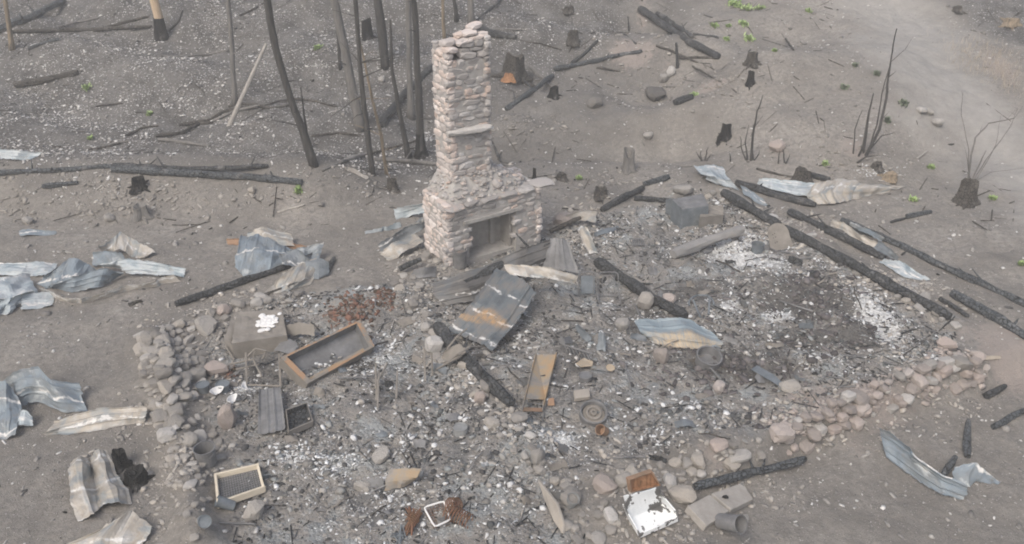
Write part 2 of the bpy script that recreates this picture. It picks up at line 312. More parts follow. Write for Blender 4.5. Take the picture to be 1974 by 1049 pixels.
M['leaf'] = mat_isl('young_green_leaves', [(0, lin(128,160,84)), (.5, lin(154,182,108)), (1, lin(178,200,136))], 10, .3, extra=lin(130,150,90))
M['leafdark'] = mat_isl('dull_green_leaves', [(0, lin(104,122,94)), (1, lin(130,146,114))], 10, .3, extra=lin(110,120,96))
M['straw'] = mat_isl('dry_straw', [(0, lin(160,140,120)), (1, lin(196,180,160))], 10, .3, extra=lin(150,136,120))
def mat_screen():
    s = NT('wire_screen'); s.b.inputs['Base Color'].default_value = lin(112,112,114); s.b.inputs['Alpha'].default_value = .62
    s.b.inputs['Roughness'].default_value = .6; return s.m
M['screen'] = mat_screen()

# ------------------------------------------------------------------ mesh helpers
def ico(n):
    import bmesh
    b = bmesh.new(); bmesh.ops.create_icosphere(b, subdivisions=n, radius=1)
    v = np.array([x.co[:] for x in b.verts]); f = [[q.index for q in p.verts] for p in b.faces]; b.free()
    return v, np.array(f)
ICO = {k: ico(k) for k in (1, 2, 3)}
def rotm(rs):
    q = rs.normal(size=4); q /= np.linalg.norm(q); a, b, c, d = q
    return np.array([[1-2*(c*c+d*d), 2*(b*c-a*d), 2*(b*d+a*c)], [2*(b*c+a*d), 1-2*(b*b+d*d), 2*(c*d-a*b)], [2*(b*d-a*c), 2*(c*d+a*b), 1-2*(b*b+c*c)]])
def rotz(a): c, s = math.cos(a), math.sin(a); return np.array([[c, -s, 0], [s, c, 0], [0, 0, 1]])
class MB:
    def __init__(s): s.v = []; s.f = []; s.n = 0; s.uv = None; s.sm = False
    def add(s, v, f):
        v = np.asarray(v, float); s.v.append(v); s.f += [[int(i)+s.n for i in q] for q in f]; s.n += len(v); return s
    def par(s, o, ax, ay, az):
        o, ax, ay, az = [np.asarray(q, float) for q in (o, ax, ay, az)]
        v = [o+ax*i+ay*j+az*k for k in (0, 1) for j in (0, 1) for i in (0, 1)]
        return s.add(v, [(0, 2, 3, 1), (4, 5, 7, 6), (0, 1, 5, 4), (2, 6, 7, 3), (0, 4, 6, 2), (1, 3, 7, 5)])
    def bar(s, a, b, wd, ht, up=(0, 0, 1)):
        a, b, up = np.array(a, float), np.array(b, float), np.array(up, float)
        d = b-a; sd_ = np.cross(d, up); sd_ /= np.linalg.norm(sd_)+1e-9; u = np.cross(sd_, d); u /= np.linalg.norm(u)+1e-9
        return s.par(a-sd_*wd/2-u*ht/2, sd_*wd, d, u*ht)
    def tube(s, pts, rad, n=8, rough=0., seed=0, cap=True, close=False):
        pts = np.asarray(pts, float); m = len(pts); rad = np.broadcast_to(np.asarray(rad, float), (m,))
        rs = np.random.RandomState(abs(int(seed)+m)); V = []
        t0 = None
        ph = rs.rand(n)*6.28
        for i in range(m):
            if close: t = pts[(i+1) % m]-pts[i-1]
            else: t = pts[min(i+1, m-1)]-pts[max(i-1, 0)]
            t = t/(np.linalg.norm(t)+1e-9)
            if t0 is None:
                a = np.array([0, 0, 1.]) if abs(t[2]) < .9 else np.array([1., 0, 0])
                u = np.cross(t, a)
            else: u = u-t*np.dot(u, t)
            u /= np.linalg.norm(u)+1e-9; t0 = t; w_ = np.cross(t, u)
            for k in range(n):
                an = 2*math.pi*k/n
                r = rad[i]*(1+rough*(.6*math.sin(ph[k]+i*.7)+.8*(rs.rand()-.5)))
                V.append(pts[i]+(u*math.cos(an)+w_*math.sin(an))*r)
        f = []
        for i in range(m if close else m-1):
            j = (i+1) % m
            for k in range(n): f.append((i*n+k, i*n+(k+1) % n, j*n+(k+1) % n, j*n+k))
        if cap and not close: f.append(tuple(range(n-1, -1, -1))); f.append(tuple((m-1)*n+k for k in range(n)))
        return s.add(V, f)
    def stone(s, c, size, rs, sub=2, planes=11, rot=None, boxy=0.):
        D, Fc = ICO[sub]
        r = np.full(len(D), 1.25)
        if boxy > 0:
            for ax in range(3):
                for sg in (-1, 1):
                    nrm = np.zeros(3); nrm[ax] = sg; nrm = nrm+rs.normal(size=3)*.10; nrm /= np.linalg.norm(nrm)
                    dt = D@nrm; r = np.where(dt > .05, np.minimum(r, (.86+rs.rand()*.12)*boxy/np.maximum(dt, .05)), r)
        for _ in range(planes):
            nrm = rs.normal(size=3); nrm /= np.linalg.norm(nrm); dt = D@nrm
            dd = (.78+rs.rand()*.25) if boxy == 0 else (1.0+rs.rand()*.3)
            r = np.where(dt > .05, np.minimum(r, dd/np.maximum(dt, .05)), r)
        V = D*(r*(1+(rs.rand(len(D))-.5)*.05))[:, None]*np.asarray(size)
        if rot is not None: V = V@np.asarray(rot).T
        return s.add(V+np.asarray(c), Fc)
    def lathe(s, c, prof, n=20, axis=None, up=None):
        """prof = [(r, z)], about an axis"""
        ax = np.array(axis if axis is not None else (0, 0, 1), float); ax /= np.linalg.norm(ax)
        a = np.array([1., 0, 0]) if abs(ax[0]) < .8 else np.array([0, 1., 0]); u = np.cross(ax, a); u /= np.linalg.norm(u); w_ = np.cross(ax, u)
        V = [np.asarray(c)+ax*z+(u*math.cos(2*math.pi*k/n)+w_*math.sin(2*math.pi*k/n))*r for (r, z) in prof for k in range(n)]
        f = [(i*n+k, i*n+(k+1) % n, (i+1)*n+(k+1) % n, (i+1)*n+k) for i in range(len(prof)-1) for k in range(n)]
        return s.add(V, f)
    def surf(s, G):
        a, b = G.shape[:2]
        return s.add(G.reshape(-1, 3), [(i*b+j, i*b+j+1, (i+1)*b+j+1, (i+1)*b+j) for i in range(a-1) for j in range(b-1)])
    def verts(s): return np.concatenate(s.v)
    def build(s, name, m, parent=None, origin=None, smooth=False, uv=None, solid=0., jit=0.):
        V = s.verts()
        if origin is None: origin = np.array(parent['o_']) if parent is not None else np.array([V[:, 0].mean(), V[:, 1].mean(), V[:, 2].min()])
        me = bpy.data.meshes.new(name); me.from_pydata((V-origin).tolist(), [], s.f); me.validate()
        me.materials.append(M[m] if isinstance(m, str) else m)
        if smooth: me.polygons.foreach_set('use_smooth', [True]*len(me.polygons))
        if uv is not None and len(me.loops):
            l = me.uv_layers.new(name='UVMap'); vi = np.empty(len(me.loops), int); me.loops.foreach_get('vertex_index', vi)
            l.data.foreach_set('uv', np.asarray(uv)[vi].astype(np.float32).ravel())
        o = bpy.data.objects.new(name, me); C.objects.link(o)
        if parent is not None: o.parent = parent
        else: o.location = origin; ORG[o.name] = origin
        if solid:
            md = o.modifiers.new('thickness', 'SOLIDIFY'); md.thickness = solid; md.offset = 0
        return o
ORG = {}
def thing(name, p):
    o = bpy.data.objects.new(name, None); C.objects.link(o); o.location = p; o['o_'] = [float(q) for q in p]; o.empty_display_size = .2
    return o
def tag(o, label, cat, group=None):
    o['label'] = label; o['category'] = cat; o['kind'] = 'thing'
    if group: o['group'] = group
    return o
def kind(o, k): o['kind'] = k; return o
def big(name, V, Fc, m, k):
    """fast mesh from arrays, all triangles or all quads"""
    me = bpy.data.meshes.new(name); nv, nf, q = len(V), len(Fc), Fc.shape[1]
    me.vertices.add(nv); me.vertices.foreach_set('co', V.astype(np.float32).ravel())
    me.loops.add(nf*q); me.loops.foreach_set('vertex_index', Fc.astype(np.int32).ravel())
    me.polygons.add(nf); me.polygons.foreach_set('loop_start', np.arange(0, nf*q, q, dtype=np.int32))
    me.update(calc_edges=True); me.validate(); me.materials.append(M[m])
    o = bpy.data.objects.new(name, me); C.objects.link(o); o['kind'] = k; return o

# ------------------------------------------------------------------ ground sheet
def axis(lo, hi, st, ext, g=1.25):
    a = list(np.arange(lo, hi+1e-6, st)); d = st
    while a[-1] < ext[1]: d *= g; a.append(a[-1]+d)
    d = st
    while a[0] > ext[0]: d *= g; a.insert(0, a[0]-d)
    return np.array(a)
gx = axis(-19, 19.5, .075, (-130, 130)); gy = axis(7.2, 33, .075, (-60, 150))
GX, GY = np.meshgrid(gx, gy); fx, fy = GX.ravel(), GY.ravel()
GZ = hfn(fx, fy)
wob = .35*fbm(fx*.9, fy*.9, 40, 4)
mInt = sst(.25, -.25, sdf(fx, fy, HOUSE)+wob)
def wpoly(pts): return [at(*p)[:2] for p in pts]
ROAD = wpoly([(1630,2),(1660,60),(1690,130),(1770,220),(1850,290),(1930,380),(1974,430),(2080,420),(2040,330),(1960,240),(1890,140),(1850,70),(1815,2)])
r0, r1 = np.array(ROAD[0]), np.array(ROAD[-1]); dr = np.array([-.15, 1.])
ROAD = [r0+dr*12]+ROAD+[r1+dr*12]
mRoad = sst(1.3, -1.3, sdf(fx, fy, ROAD)+3.0*wob)*.95
HILL = wpoly([(-200,325),(250,312),(600,330),(700,345),(840,345),(1000,180),(1180,120),(1250,2)]); HILL = HILL+[np.array([4, 60.]), np.array([-60, 60.]), np.array([-60, 22.])]
mHill = sst(1.2, -1.2, sdf(fx, fy, HILL)+2.4*wob)*.9
HX = wpoly([(700,345),(1000,330),(1180,310),(1260,180),(1330,60),(1340,2)])+[np.array([10, 60.]), np.array([-10, 60.])]; mHill = np.maximum(mHill, .55*sst(1.2, -1.2, sdf(fx, fy, HX)+2.4*wob))
GR2 = wpoly([(1830,2),(1860,50),(1974,90),(2050,60),(2050,2)]); mHill = np.maximum(mHill, sst(.5, -.5, sdf(fx, fy, GR2)+wob))
def splats(lst):
    m = np.zeros(len(fx))
    for (px, py, rx, ry, a) in lst:
        c = at(px, py); k = ppm(c); ax_ = rx*k; ay_ = ry*k/math.sin(PITCH)
        m = np.maximum(m, a*np.exp(-(((fx-c[0])/ax_)**2+((fy-c[1])/ay_)**2)*.9))
    return m
mChar = splats([(1560,570,130,45,1),(1640,640,80,30,.8),(1420,700,150,40,.75),(1100,690,90,60,.55),(1250,620,120,60,.55),(500,720,90,60,.6),(560,820,70,30,.6),(900,940,120,30,.4),(1590,830,40,18,.6),(1760,790,40,16,.5),(700,700,40,40,.6),(1540,660,90,26,.8),(1190,470,60,30,.4),(1330,560,120,50,.6),(980,160,60,35,.5),(1130,860,60,30,.5),(90,60,160,30,.4),(940,480,50,20,.8),(700,180,120,60,.35),(1000,250,150,20,.3),(320,900,40,20,.3)])
mWhite = splats([(1430,478,62,42,1),(1480,510,50,16,.6),(1690,600,42,56,.85),(1700,640,40,20,.7),(1500,605,40,14,.75),(720,680,60,30,.5),(800,640,40,30,.35),(560,880,40,20,.5),(640,900,60,25,.35),(1080,850,50,25,.6),(1410,590,30,16,.6),(1230,510,60,20,.35),(1730,380,40,10,.4),(470,750,40,14,.6),(1690,330,50,10,.4),(1600,685,90,12,.5),(770,960,50,16,.4),(1370,820,40,20,.4),(1330,660,60,40,.25),(880,600,80,40,.3),(1750,545,60,26,.45)])
mRed = splats([(1960,690,80,60,.9),(1220,100,50,18,.9),(1370,165,50,14,.8),(1240,30,20,25,.6),(1640,760,160,20,.8),(1650,860,70,40,.45),(1700,800,120,30,.55),(1490,800,80,30,.5),(1380,880,70,30,.5),(1500,285,60,20,.45),(1650,285,40,22,.7),(1930,130,45,45,.6),(1860,640,60,40,.5),(1560,450,60,16,.6),(1790,590,60,16,.6),(930,760,30,20,.5),(1280,120,40,25,.4),(1190,980,60,30,.3),(840,330,20,20,.2),(1350,440,60,14,.4)])
Q = np.arange(len(fx)).reshape(GX.shape); quads = np.stack([Q[:-1, :-1], Q[:-1, 1:], Q[1:, 1:], Q[1:, :-1]], -1).reshape(-1, 4)
GV = np.stack([fx, fy, GZ], 1)
qi, qr = mInt[quads].mean(1) > .5, mRoad[quads].mean(1) > .5
for nm, sel in (('ground', ~qi & ~qr), ('dirt_road', qr & ~qi), ('floor', qi)):
    fq = quads[sel]; u, inv = np.unique(fq, return_inverse=True); inv = inv.reshape(fq.shape)
    o = big(nm, GV[u], inv, 'soil', 'structure')
    for an, arr in (('za', (mInt, mRoad, mHill)), ('zb', (mChar, mWhite, mRed))):
        a = o.data.attributes.new(an, 'FLOAT_COLOR', 'POINT')
        a.data.foreach_set('color', np.stack([q[u] for q in arr]+[np.ones(len(u))], 1).astype(np.float32).ravel())
    o.data.polygons.foreach_set('use_smooth', [True]*len(o.data.polygons))
# ------------------------------------------------------------------ stone chimney with fireplace
CA = math.radians(32); e1 = np.array([math.cos(CA), math.sin(CA), 0]); e2 = np.array([-math.sin(CA), math.cos(CA), 0]); ez = np.array([0, 0, 1.])
c0 = at(866, 512); c0[2] -= .03
def height_for(p, py):
    lo, hi = 0, 12
    for _ in range(40):
        md = (lo+hi)/2
        if project(p+ez*md)[1] > py: lo = md
        else: hi = md
    return lo
FBW = 2.25; FBD = 1.0
FBH = height_for(c0, 396)
SU0, SU1, SV0, SV1 = .34, 1.25, .40, .98
STH = height_for(c0+e1*SU0+e2*SV0, 92)
SB = FBH+.42
def stones(mb, o, u, n, wd, ht, ch=(.07, .17), cw=(.12, .34), dep=.16, holes=(), rs=NR, topf=None, sub=2):
    """courses of stones on a face: o corner, u along, n outward"""
    z = 0.
    while z < ht-.02:
        h = min(rs.uniform(*ch), ht-z); x = -rs.uniform(0, .1)
        while x < wd-.02:
            l = rs.uniform(*cw)*(.7+.6*h/ch[1]); l = min(l, wd+.03-x)
            if l < .05: break
            cx, cz = x+l/2, z+h/2
            ok = not any(a-.02 < cx < b+.02 and c-.02 < cz < d+.02 for (a, b, c, d) in holes)
            if topf is not None and cz > topf(cx): ok = False
            if ok:
                rm = np.stack([u, n, ez], 1)@rotm_small(rs, .07)
                mb.stone(o+u*cx+ez*cz+n*(rs.uniform(-.012, .022)-dep*.32), (l*.56, dep*.5, h*.59), rs, sub, 5, rm, boxy=1.)
            x += l
        z += h
def rotm_small(rs, a):
    x, y, z = rs.normal(size=3)*a
    return np.array([[1, -z, y], [z, 1, -x], [-y, x, 1]])
ch = thing('stone_chimney', c0)
tag(ch, 'tall fieldstone chimney with its open fireplace left standing in the ruin', 'chimney')
rs = np.random.RandomState(3)
OP = (.50, 1.60, .02, .88)
mb = MB(); stones(mb, c0, e1, -e2, FBW, FBH-.1, (.07, .15), (.12, .32), holes=[OP], rs=rs); mb.build('fireplace_front', 'chim', ch)
mb = MB(); stones(mb, c0+e2*FBD, -e2, -e1, FBD, FBH-.02, (.07, .16), (.12, .30), rs=rs)
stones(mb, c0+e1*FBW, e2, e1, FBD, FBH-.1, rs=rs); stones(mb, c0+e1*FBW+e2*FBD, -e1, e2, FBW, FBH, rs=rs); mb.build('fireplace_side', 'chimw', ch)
mb = MB()                                                          # core around the firebox
def core(a, b, c_, d, z0, z1): mb.par(c0+e1*a+e2*c_+ez*z0, e1*(b-a), e2*(d-c_), ez*(z1-z0))
core(-.012, OP[0]-.03, -.012, FBD+.012, -.2, FBH-.1); core(OP[1]+.03, FBW+.012, -.012, FBD+.012, -.2, FBH-.1)
core(OP[0]-.03, OP[1]+.03, -.012, FBD+.012, OP[3]+.02, FBH-.1); core(OP[0]-.03, OP[1]+.03, .78, FBD-.02, -.2, OP[3]+.02)
core(OP[0]-.03, OP[1]+.03, .06, .78, -.2, .0)
core(SU0-.012, SU1+.012, SV0-.012, SV1+.012, FBH-.1, STH-.32)
mb.build('mortar_core', 'mortar', ch)
mb = MB(); d_ = .42                                                # sooty firebox lining
mb.par(c0+e1*OP[0]+e2*.12+ez*.0, e1*.05, e2*d_, ez*.90); mb.par(c0+e1*(OP[1]-.05)+e2*.12+ez*.0, e1*.05, e2*d_, ez*.90)
mb.par(c0+e1*(OP[0]+.05)+e2*.50+ez*.0, e1*(OP[1]-OP[0]-.1), e2*.06, ez*.90)
mb.par(c0+e1*(OP[0]+.75)+e2*.42+ez*.005, e1*.10, e2*.10, ez*.87)
mb.build('firebox', 'soot', ch)
mb = MB(); mb.bar(c0+e1*(OP[0]-.14)-e2*.02+ez*(OP[3]+.045), c0+e1*(OP[1]+.16)-e2*.02+ez*(OP[3]+.05), .09, .07); mb.build('lintel', 'mortar', ch)
mb = MB()                                                          # protruding shelf of flat slabs
x = -.08
while x < FBW+.05:
    l = rs.uniform(.3, .6); rm = np.stack([e1, -e2, ez], 1)@rotm_small(rs, .03)
    mb.stone(c0+e1*(x+l/2)-e2*rs.uniform(-.03, .04)+e2*.14+ez*(FBH-.10+rs.uniform(-.015, .015)), (l*.55, .24, .05), rs, 2, 4, rm, boxy=1.); x += l
mb.build('mantel_shelf', 'chim', ch)
mb = MB()                                                          # rubble shoulder
def shz(u, v):
    du = max((SU0-u)/(SU0-.02), (u-SU1)/(FBW-SU1-.1), 0); dv = max((SV0-v)/(SV0-.06), 0); return FBH-.10+.52*max(0, 1-math.hypot(du, dv))**.85
gs = np.array([[c0+e1*u+e2*v+ez*(shz(u, v)-.03+.04*mnoise.noise((u*5, v*5, 3))) for u in np.linspace(0, FBW, 34)] for v in np.linspace(.0, FBD, 18)])
MB().surf(gs).build('shoulder_fill', 'mortar', ch)
for _ in range(520):
    u, v = rs.uniform(.04, FBW-.04), rs.uniform(.06, FBD-.03); sc = rs.uniform(.015, .03+.05*rs.rand())
    mb.stone(c0+e1*u+e2*v+ez*(shz(u, v)-.02), (sc*1.5, sc, sc*.6), rs, 1, 7, rotz(rs.rand()*6)@rotm_small(rs, .3))
mb.stone(c0+e1*1.28+e2*.2+ez*(FBH+.12), (.12, .11, .09), rs, 2, 9)
mb.build('rubble_shoulder', 'chim', ch)
sh = STH-FBH+.15; so = c0+ez*(FBH-.15)
bro = lambda x: sh-.30 if x < .26 else (sh-.02+.16*min(1, (x-.26)/.8) if x > .45 else sh-.1)
mb = MB(); stones(mb, so+e1*SU0+e2*SV0, e1, -e2, SU1-SU0, sh+.25, (.07, .15), (.12, .36), .18, rs=rs, topf=lambda x: bro(x)+.05)
stones(mb, so+e1*SU1+e2*SV0, e2, e1, SV1-SV0, sh+.12, rs=rs); stones(mb, so+e1*SU1+e2*SV1, -e1, e2, SU1-SU0, sh, rs=rs)
stk = mb.build('chimney_stack', 'chim', ch)
mb = MB(); stones(mb, so+e1*SU0+e2*SV1, -e2, -e1, SV1-SV0, sh-.12, (.08, .18), (.14, .34), .18, rs=rs); mb.build('pale_stack_side', 'chimw', ch)
mb = MB()
for (u, v, z, s3) in [(SU0+.10,SV0+.06,-.02,(.17,.13,.06)),(SU0+.09,SV0+.16,.10,(.15,.13,.07)),(SU0+.13,SV0+.32,-.10,(.18,.15,.06)),(SU0+.4,SV0+.07,.10,(.18,.11,.045)),(SU0+.66,SV0+.07,.15,(.18,.11,.05)),(SU1-.1,SV0+.1,.18,(.12,.13,.06)),(SU0+.55,SV0+.1,.24,(.15,.12,.045)),(SU1-.2,SV0+.2,.31,(.15,.13,.05)),(SU1-.1,SV0+.4,.28,(.13,.17,.055)),(SU0+.6,SV0+.44,.14,(.2,.15,.06)),(SU0+.3,SV0+.4,.03,(.18,.15,.06))]:
    mb.stone(c0+e1*u+e2*v+ez*(STH+z-.05), s3, rs, 2, 5, np.stack([e1, e2, ez], 1)@rotm_small(rs, .12), boxy=1.)
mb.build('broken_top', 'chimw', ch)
pz = height_for(c0+e1*(SU0+.5)+e2*SV0, 248)
mb = MB(); mb.stone(c0+e1*(SU0+.45)+e2*(SV0-.05)+ez*pz, (.55, .11, .065), rs, 2, 4, np.stack([e1, e2, ez], 1)@np.array([[1, 0, .02], [0, 1, 0], [-.02, 0, 1.]]), boxy=1.); mb.build('ledge_stone', 'palerock', ch)

# ------------------------------------------------------------------ burnt trees still standing
TREEG = 'burnt trunks still standing on the hillside'
def burnt_tree(label, path, wpx, m, hgt, branches=6, flare=1.5, group=TREEG, basem=None, snag=False):
    b = at(*path[0]); k = ppm(b); r0_ = wpx*k/2
    pts = [b-np.array([0, 0, .15])]+[on_plane(px, py, b[1]+.02*i) for i, (px, py) in enumerate(path[1:], 1)]
    if not snag:                                                   # carry on above the picture
        d = pts[-1]-pts[-2]; d = d/np.linalg.norm(d); d = d*.6+np.array([0, 0, .4]); d /= np.linalg.norm(d)
        z = pts[-1][2]
        while pts[-1][2] < b[2]+hgt: pts.append(pts[-1]+d*1.0+np.array([R.uniform(-.05, .05), R.uniform(-.05, .05), 0]))
    P = [np.array(pts[0])]; step = .35
    for a, c in zip(pts[:-1], pts[1:]):
        n = max(1, int(np.linalg.norm(c-a)/step))
        for i in range(1, n+1): P.append(a+(c-a)*i/n+np.array([R.uniform(-.01, .01), R.uniform(-.01, .01), 0]))
    P = np.array(P); L = np.concatenate([[0], np.cumsum(np.linalg.norm(np.diff(P, axis=0), axis=1))]); T = L/L[-1]
    tot = hgt if not snag else max(L[-1]*1.35, 1)
    rad = r0_*(1-.85*L/max(tot, L[-1]))*(1+(flare-1)*np.exp(-L/.28))
    rad = np.maximum(rad, r0_*.18)
    t = thing('burnt_tree', b); tag(t, label, 'tree', group)
    nb = 10
    mb = MB().tube(P, rad, nb, .15, R.randrange(999)); mb.build('trunk', m, t, smooth=True)
    if basem:
        kk = max(3, int(np.sum(L < .38))); mb = MB().tube(P[:kk], rad[:kk]*np.linspace(1.25, 1.03, kk), nb, .12, 3); mb.build('charred_base', basem, t)
    for i in range(branches*2):
        q = R.uniform(.12, .9); j = int(q*(len(P)-1)); an = R.uniform(0, 6.28); l = R.uniform(.3, 1.2)*(1.2-q)
        d = np.array([math.cos(an), math.sin(an), R.uniform(-.3, .5)]); p0 = P[j]
        bp = [p0+d*l*s+np.array([0, 0, -.12*l*s*s])+np.array([R.uniform(-1, 1), R.uniform(-1, 1), R.uniform(-1, 1)])*.03*s for s in (0, .3, .6, 1)]
        br = min(rad[j]*.35, .022); MB().tube(bp, np.linspace(br, .005, 4), 5).build('branch', m, t)
    return t
TREES = [
 ('thin dark trunk at the far left, crossing the long fallen log', [(22,95),(17,50),(10,2)], 10, 'trunkbrown', 9, 3, 1.3, None, False),
 ('bark stripped golden trunk standing on a flared charred base', [(312,72),(306,35),(298,2)], 19, 'trunktan', 11, 2, 1.2, 'black', False),
 ('slim pale grey pole trunk rising beside the leaning bleached pole', [(452,200),(447,100),(440,2)], 10, 'trunkgrey', 10, 6, 1.4, None, False),
 ('long black trunk leaning left with a curved lower half', [(607,320),(590,270),(560,190),(530,90),(515,2)], 16, 'trunkdark', 12, 10, 1.1, None, False),
 ('short thin black snag beside the foot of the curved leaning trunk', [(594,285),(586,220),(579,168)], 6, 'black', 3, 0, 1.2, None, True),
 ('thin dark trunk ending high on the slope left of the grey trunk', [(656,133),(650,60),(645,2)], 7, 'trunkdark', 8, 4, 1.1, None, False),
 ('faded grey brown trunk leaning left, widest of the close row', [(696,248),(675,150),(655,50),(645,2)], 19, 'trunkgrey', 13, 8, 1.2, None, False),
 ('dark slender trunk just left of the peeled tan snag', [(718,336),(708,250),(696,150),(685,2)], 11, 'trunkdark', 11, 10, 1.2, None, False),
 ('thin peeled tan snag with a broken tip and orange lower wood', [(746,336),(735,262),(718,190),(700,110),(683,16)], 7, 'trunkbrown', 5, 4, 1.2, None, True),
 ('thick dark grey trunk cut off low on the upper slope', [(743,128),(737,70),(728,2)], 18, 'trunkdark', 12, 3, 1.05, None, False),
 ('black broken topped snag bending beside the blackest trunk', [(789,303),(768,210),(757,140),(752,38)], 11, 'trunkdark', 6, 3, 1.6, None, True),
 ('straight smoke grey trunk behind the black broken snag', [(792,226),(789,120),(787,2)], 13, 'trunkgrey', 12, 3, 1.4, None, False),
 ('blackest straight trunk with flared roots just left of the chimney', [(812,302),(808,200),(803,90),(798,2)], 15, 'trunkdark', 12, 5, 1.8, 'black', False),
 ('thin brown trunk rising behind the left edge of the chimney top', [(857,78),(855,40),(853,2)], 7, 'trunkbrown', 8, 2, 1.2, None, False),
 ('short looking dark trunk on the slope above the chimney top', [(881,40),(878,20),(876,2)], 8, 'trunkdark', 8, 2, 1.5, None, False),
 ('thick grey trunk rising straight behind the chimney top right corner', [(909,52),(908,25),(907,2)], 13, 'trunkgrey', 11, 2, 1.4, None, False),
 ('slim grey trunk at top, between the golden trunk and the pale pole', [(590,3),(589,0),(588,-40)], 5, 'trunkgrey', 7, 3, 1.2, None, False),
]
for (lb, pth, wp, m, hg, nb, fl, bm, sn) in TREES: burnt_tree(lb, pth, wp, m, hg, nb, fl, TREEG, bm, sn)

# ------------------------------------------------------------------ stumps
SG = 'burnt stumps on the slope'
def stump(label, px, py, wpx, hpx, m, spike=.3, orange=False, cat='stump'):
    b = at(px, py); k = ppm(b); r = wpx*k/2; h = max(hpx*k*1.05-.3*r, .12)
    t = thing('burnt_stump', b); tag(t, label, cat, SG)
    n = 18; rs = np.random.RandomState(abs(int(px))); Z = np.array([-.12, 0, .15, .4, .7, .9, 1.0]); ph = rs.rand(4)*6.28; V = []
    for i, z in enumerate(Z):
        for q in range(n):
            a = 2*math.pi*q/n
            rr = r*(.64+.36*math.exp(-max(z, 0)*3.2))*(1+.16*math.sin(3*a+ph[0])+.1*math.sin(5*a+ph[1])+.08*(rs.rand()-.5))*(1+.25*math.exp(-max(z, 0)*5)*math.sin(2*a+ph[2]))
            zz = z*h*(1+(spike*(.5 if wpx < 35 else 1)*(.6*math.sin(a+ph[3])+.5*math.sin(2*a+ph[0])+.4*rs.rand()) if z > .6 else 0))
            V.append(b+np.array([rr*math.cos(a), rr*math.sin(a), zz]))
    V.append(b+np.array([0, 0, h*.6])); f = [(i*n+q, i*n+(q+1) % n, (i+1)*n+(q+1) % n, (i+1)*n+q) for i in range(len(Z)-1) for q in range(n)]
    f += [((len(Z)-1)*n+q, (len(Z)-1)*n+(q+1) % n, len(V)-1) for q in range(n)]
    MB().add(V, f).build('stump_body', m, t)
    for q in range(4):
        a = ph[q]+q*1.6; l = r*R.uniform(1.0, 1.7)
        pp = []
        for s in (0.3, .6, 1): x, y = b[0]+math.cos(a)*l*s, b[1]+math.sin(a)*l*s; pp.append((x, y, gz(x, y)+r*.25*(1-s)))
        MB().tube(pp, [r*.28, r*.2, r*.06], 6, .2).build('root', m, t)
    if orange:
        V = []; n2 = 11
        for z in (.08, .2, .36, .5):
            for q in range(n2):
                a = -math.pi/2-.35+(q/(n2-1)-.5)*(1.1-z); rr = r*(.64+.36*math.exp(-z*3.2))*(1.20+.08*rs.rand()); V.append(b+np.array([rr*math.cos(a), rr*math.sin(a), (z+.07*(rs.rand()-.5))*h]))
        MB().add(V, [(i*n2+q, i*n2+q+1, (i+1)*n2+q+1, (i+1)*n2+q) for i in range(3) for q in range(n2-1)]).build('split_wood', 'orangestump', t, solid=.02)
    return t
STUMPS = [
 ('large burnt stump split open to orange wood', 990,153,58,44,'charbrown',.5,True),
 ('dark ragged stump uphill of the forked fallen log', 1104,84,28,26,'charbrown',.3,False),
 ('low dark stump mound near the top edge of the slope', 1096,24,24,14,'charbrown',.2,False),
 ('tall black stump hidden among the close row of trunks', 708,74,26,36,'black',.2,False),
 ('grey stump with a pointed splinter behind the fireplace', 1210,328,30,40,'trunkgrey',.5,False),
 ('small charred root end below the forked fallen log', 1068,187,22,20,'black',.3,False),
 ('dark round cut stump on the bank above the black stump', 1449,125,28,26,'charbrown',.05,False),
 ('small black root hole stump below the round cut stump', 1446,163,16,26,'black',.3,False),
 ('black knobbly stump on the bank above the burnt twigs', 1397,266,24,30,'black',.2,False),
 ('little black stub at the foot of the knobbly stump', 1384,277,10,14,'black',.2,False),
 ('black stump under the end of the left fallen logs', 268,364,34,26,'black',.2,False),
 ('grey hollow stump set into the left bank', 274,418,36,28,'trunkgrey',.1,False),
 ('grey burnt stump with a black hollow behind the pale roofing', 1545,349,40,28,'charbrown',.15,False),
 ('big dark stump at the foot of the bare right hand shrub', 1862,392,46,44,'charbrown',.35,False),
 ('small dark brown stump beside the tallest burnt stems', 1690,325,24,14,'charbrown',.2,False),
 ('tan burnt stump right of the pale roofing sheets', 1716,345,34,16,'trunkbrown',.15,False),
 ('black root knot near the foot of the tan peeled snag', 757,366,24,24,'charbrown',.4,False),
 ('clump of dark roots behind the fireplace', 1157,377,34,18,'charbrown',.4,False),
 ('dark stump right behind the fireplace corner', 1082,345,24,14,'charbrown',.2,False),
 ('slim black burnt post behind the fireplace', 1030,345,8,22,'black',.1,False),
 ('black upright charred stump at lower left', 234,900,36,40,'black',.05,False),
 ('squat black charcoal stump with ashy top at lower left', 264,930,54,34,'black',.05,False),
 ('brown stump half cut off by the top right corner', 1950,48,34,16,'trunkbrown',.1,False),
 ('dark stump on the pebbly patch right of the road top', 1846,22,22,12,'charbrown',.2,False),
]
for (lb, px, py, wp, hp, m, sp, og) in STUMPS: stump(lb, px, py, wp, hp, m, sp, og)
# ashes lying on the squat stump
b = at(258, 930)
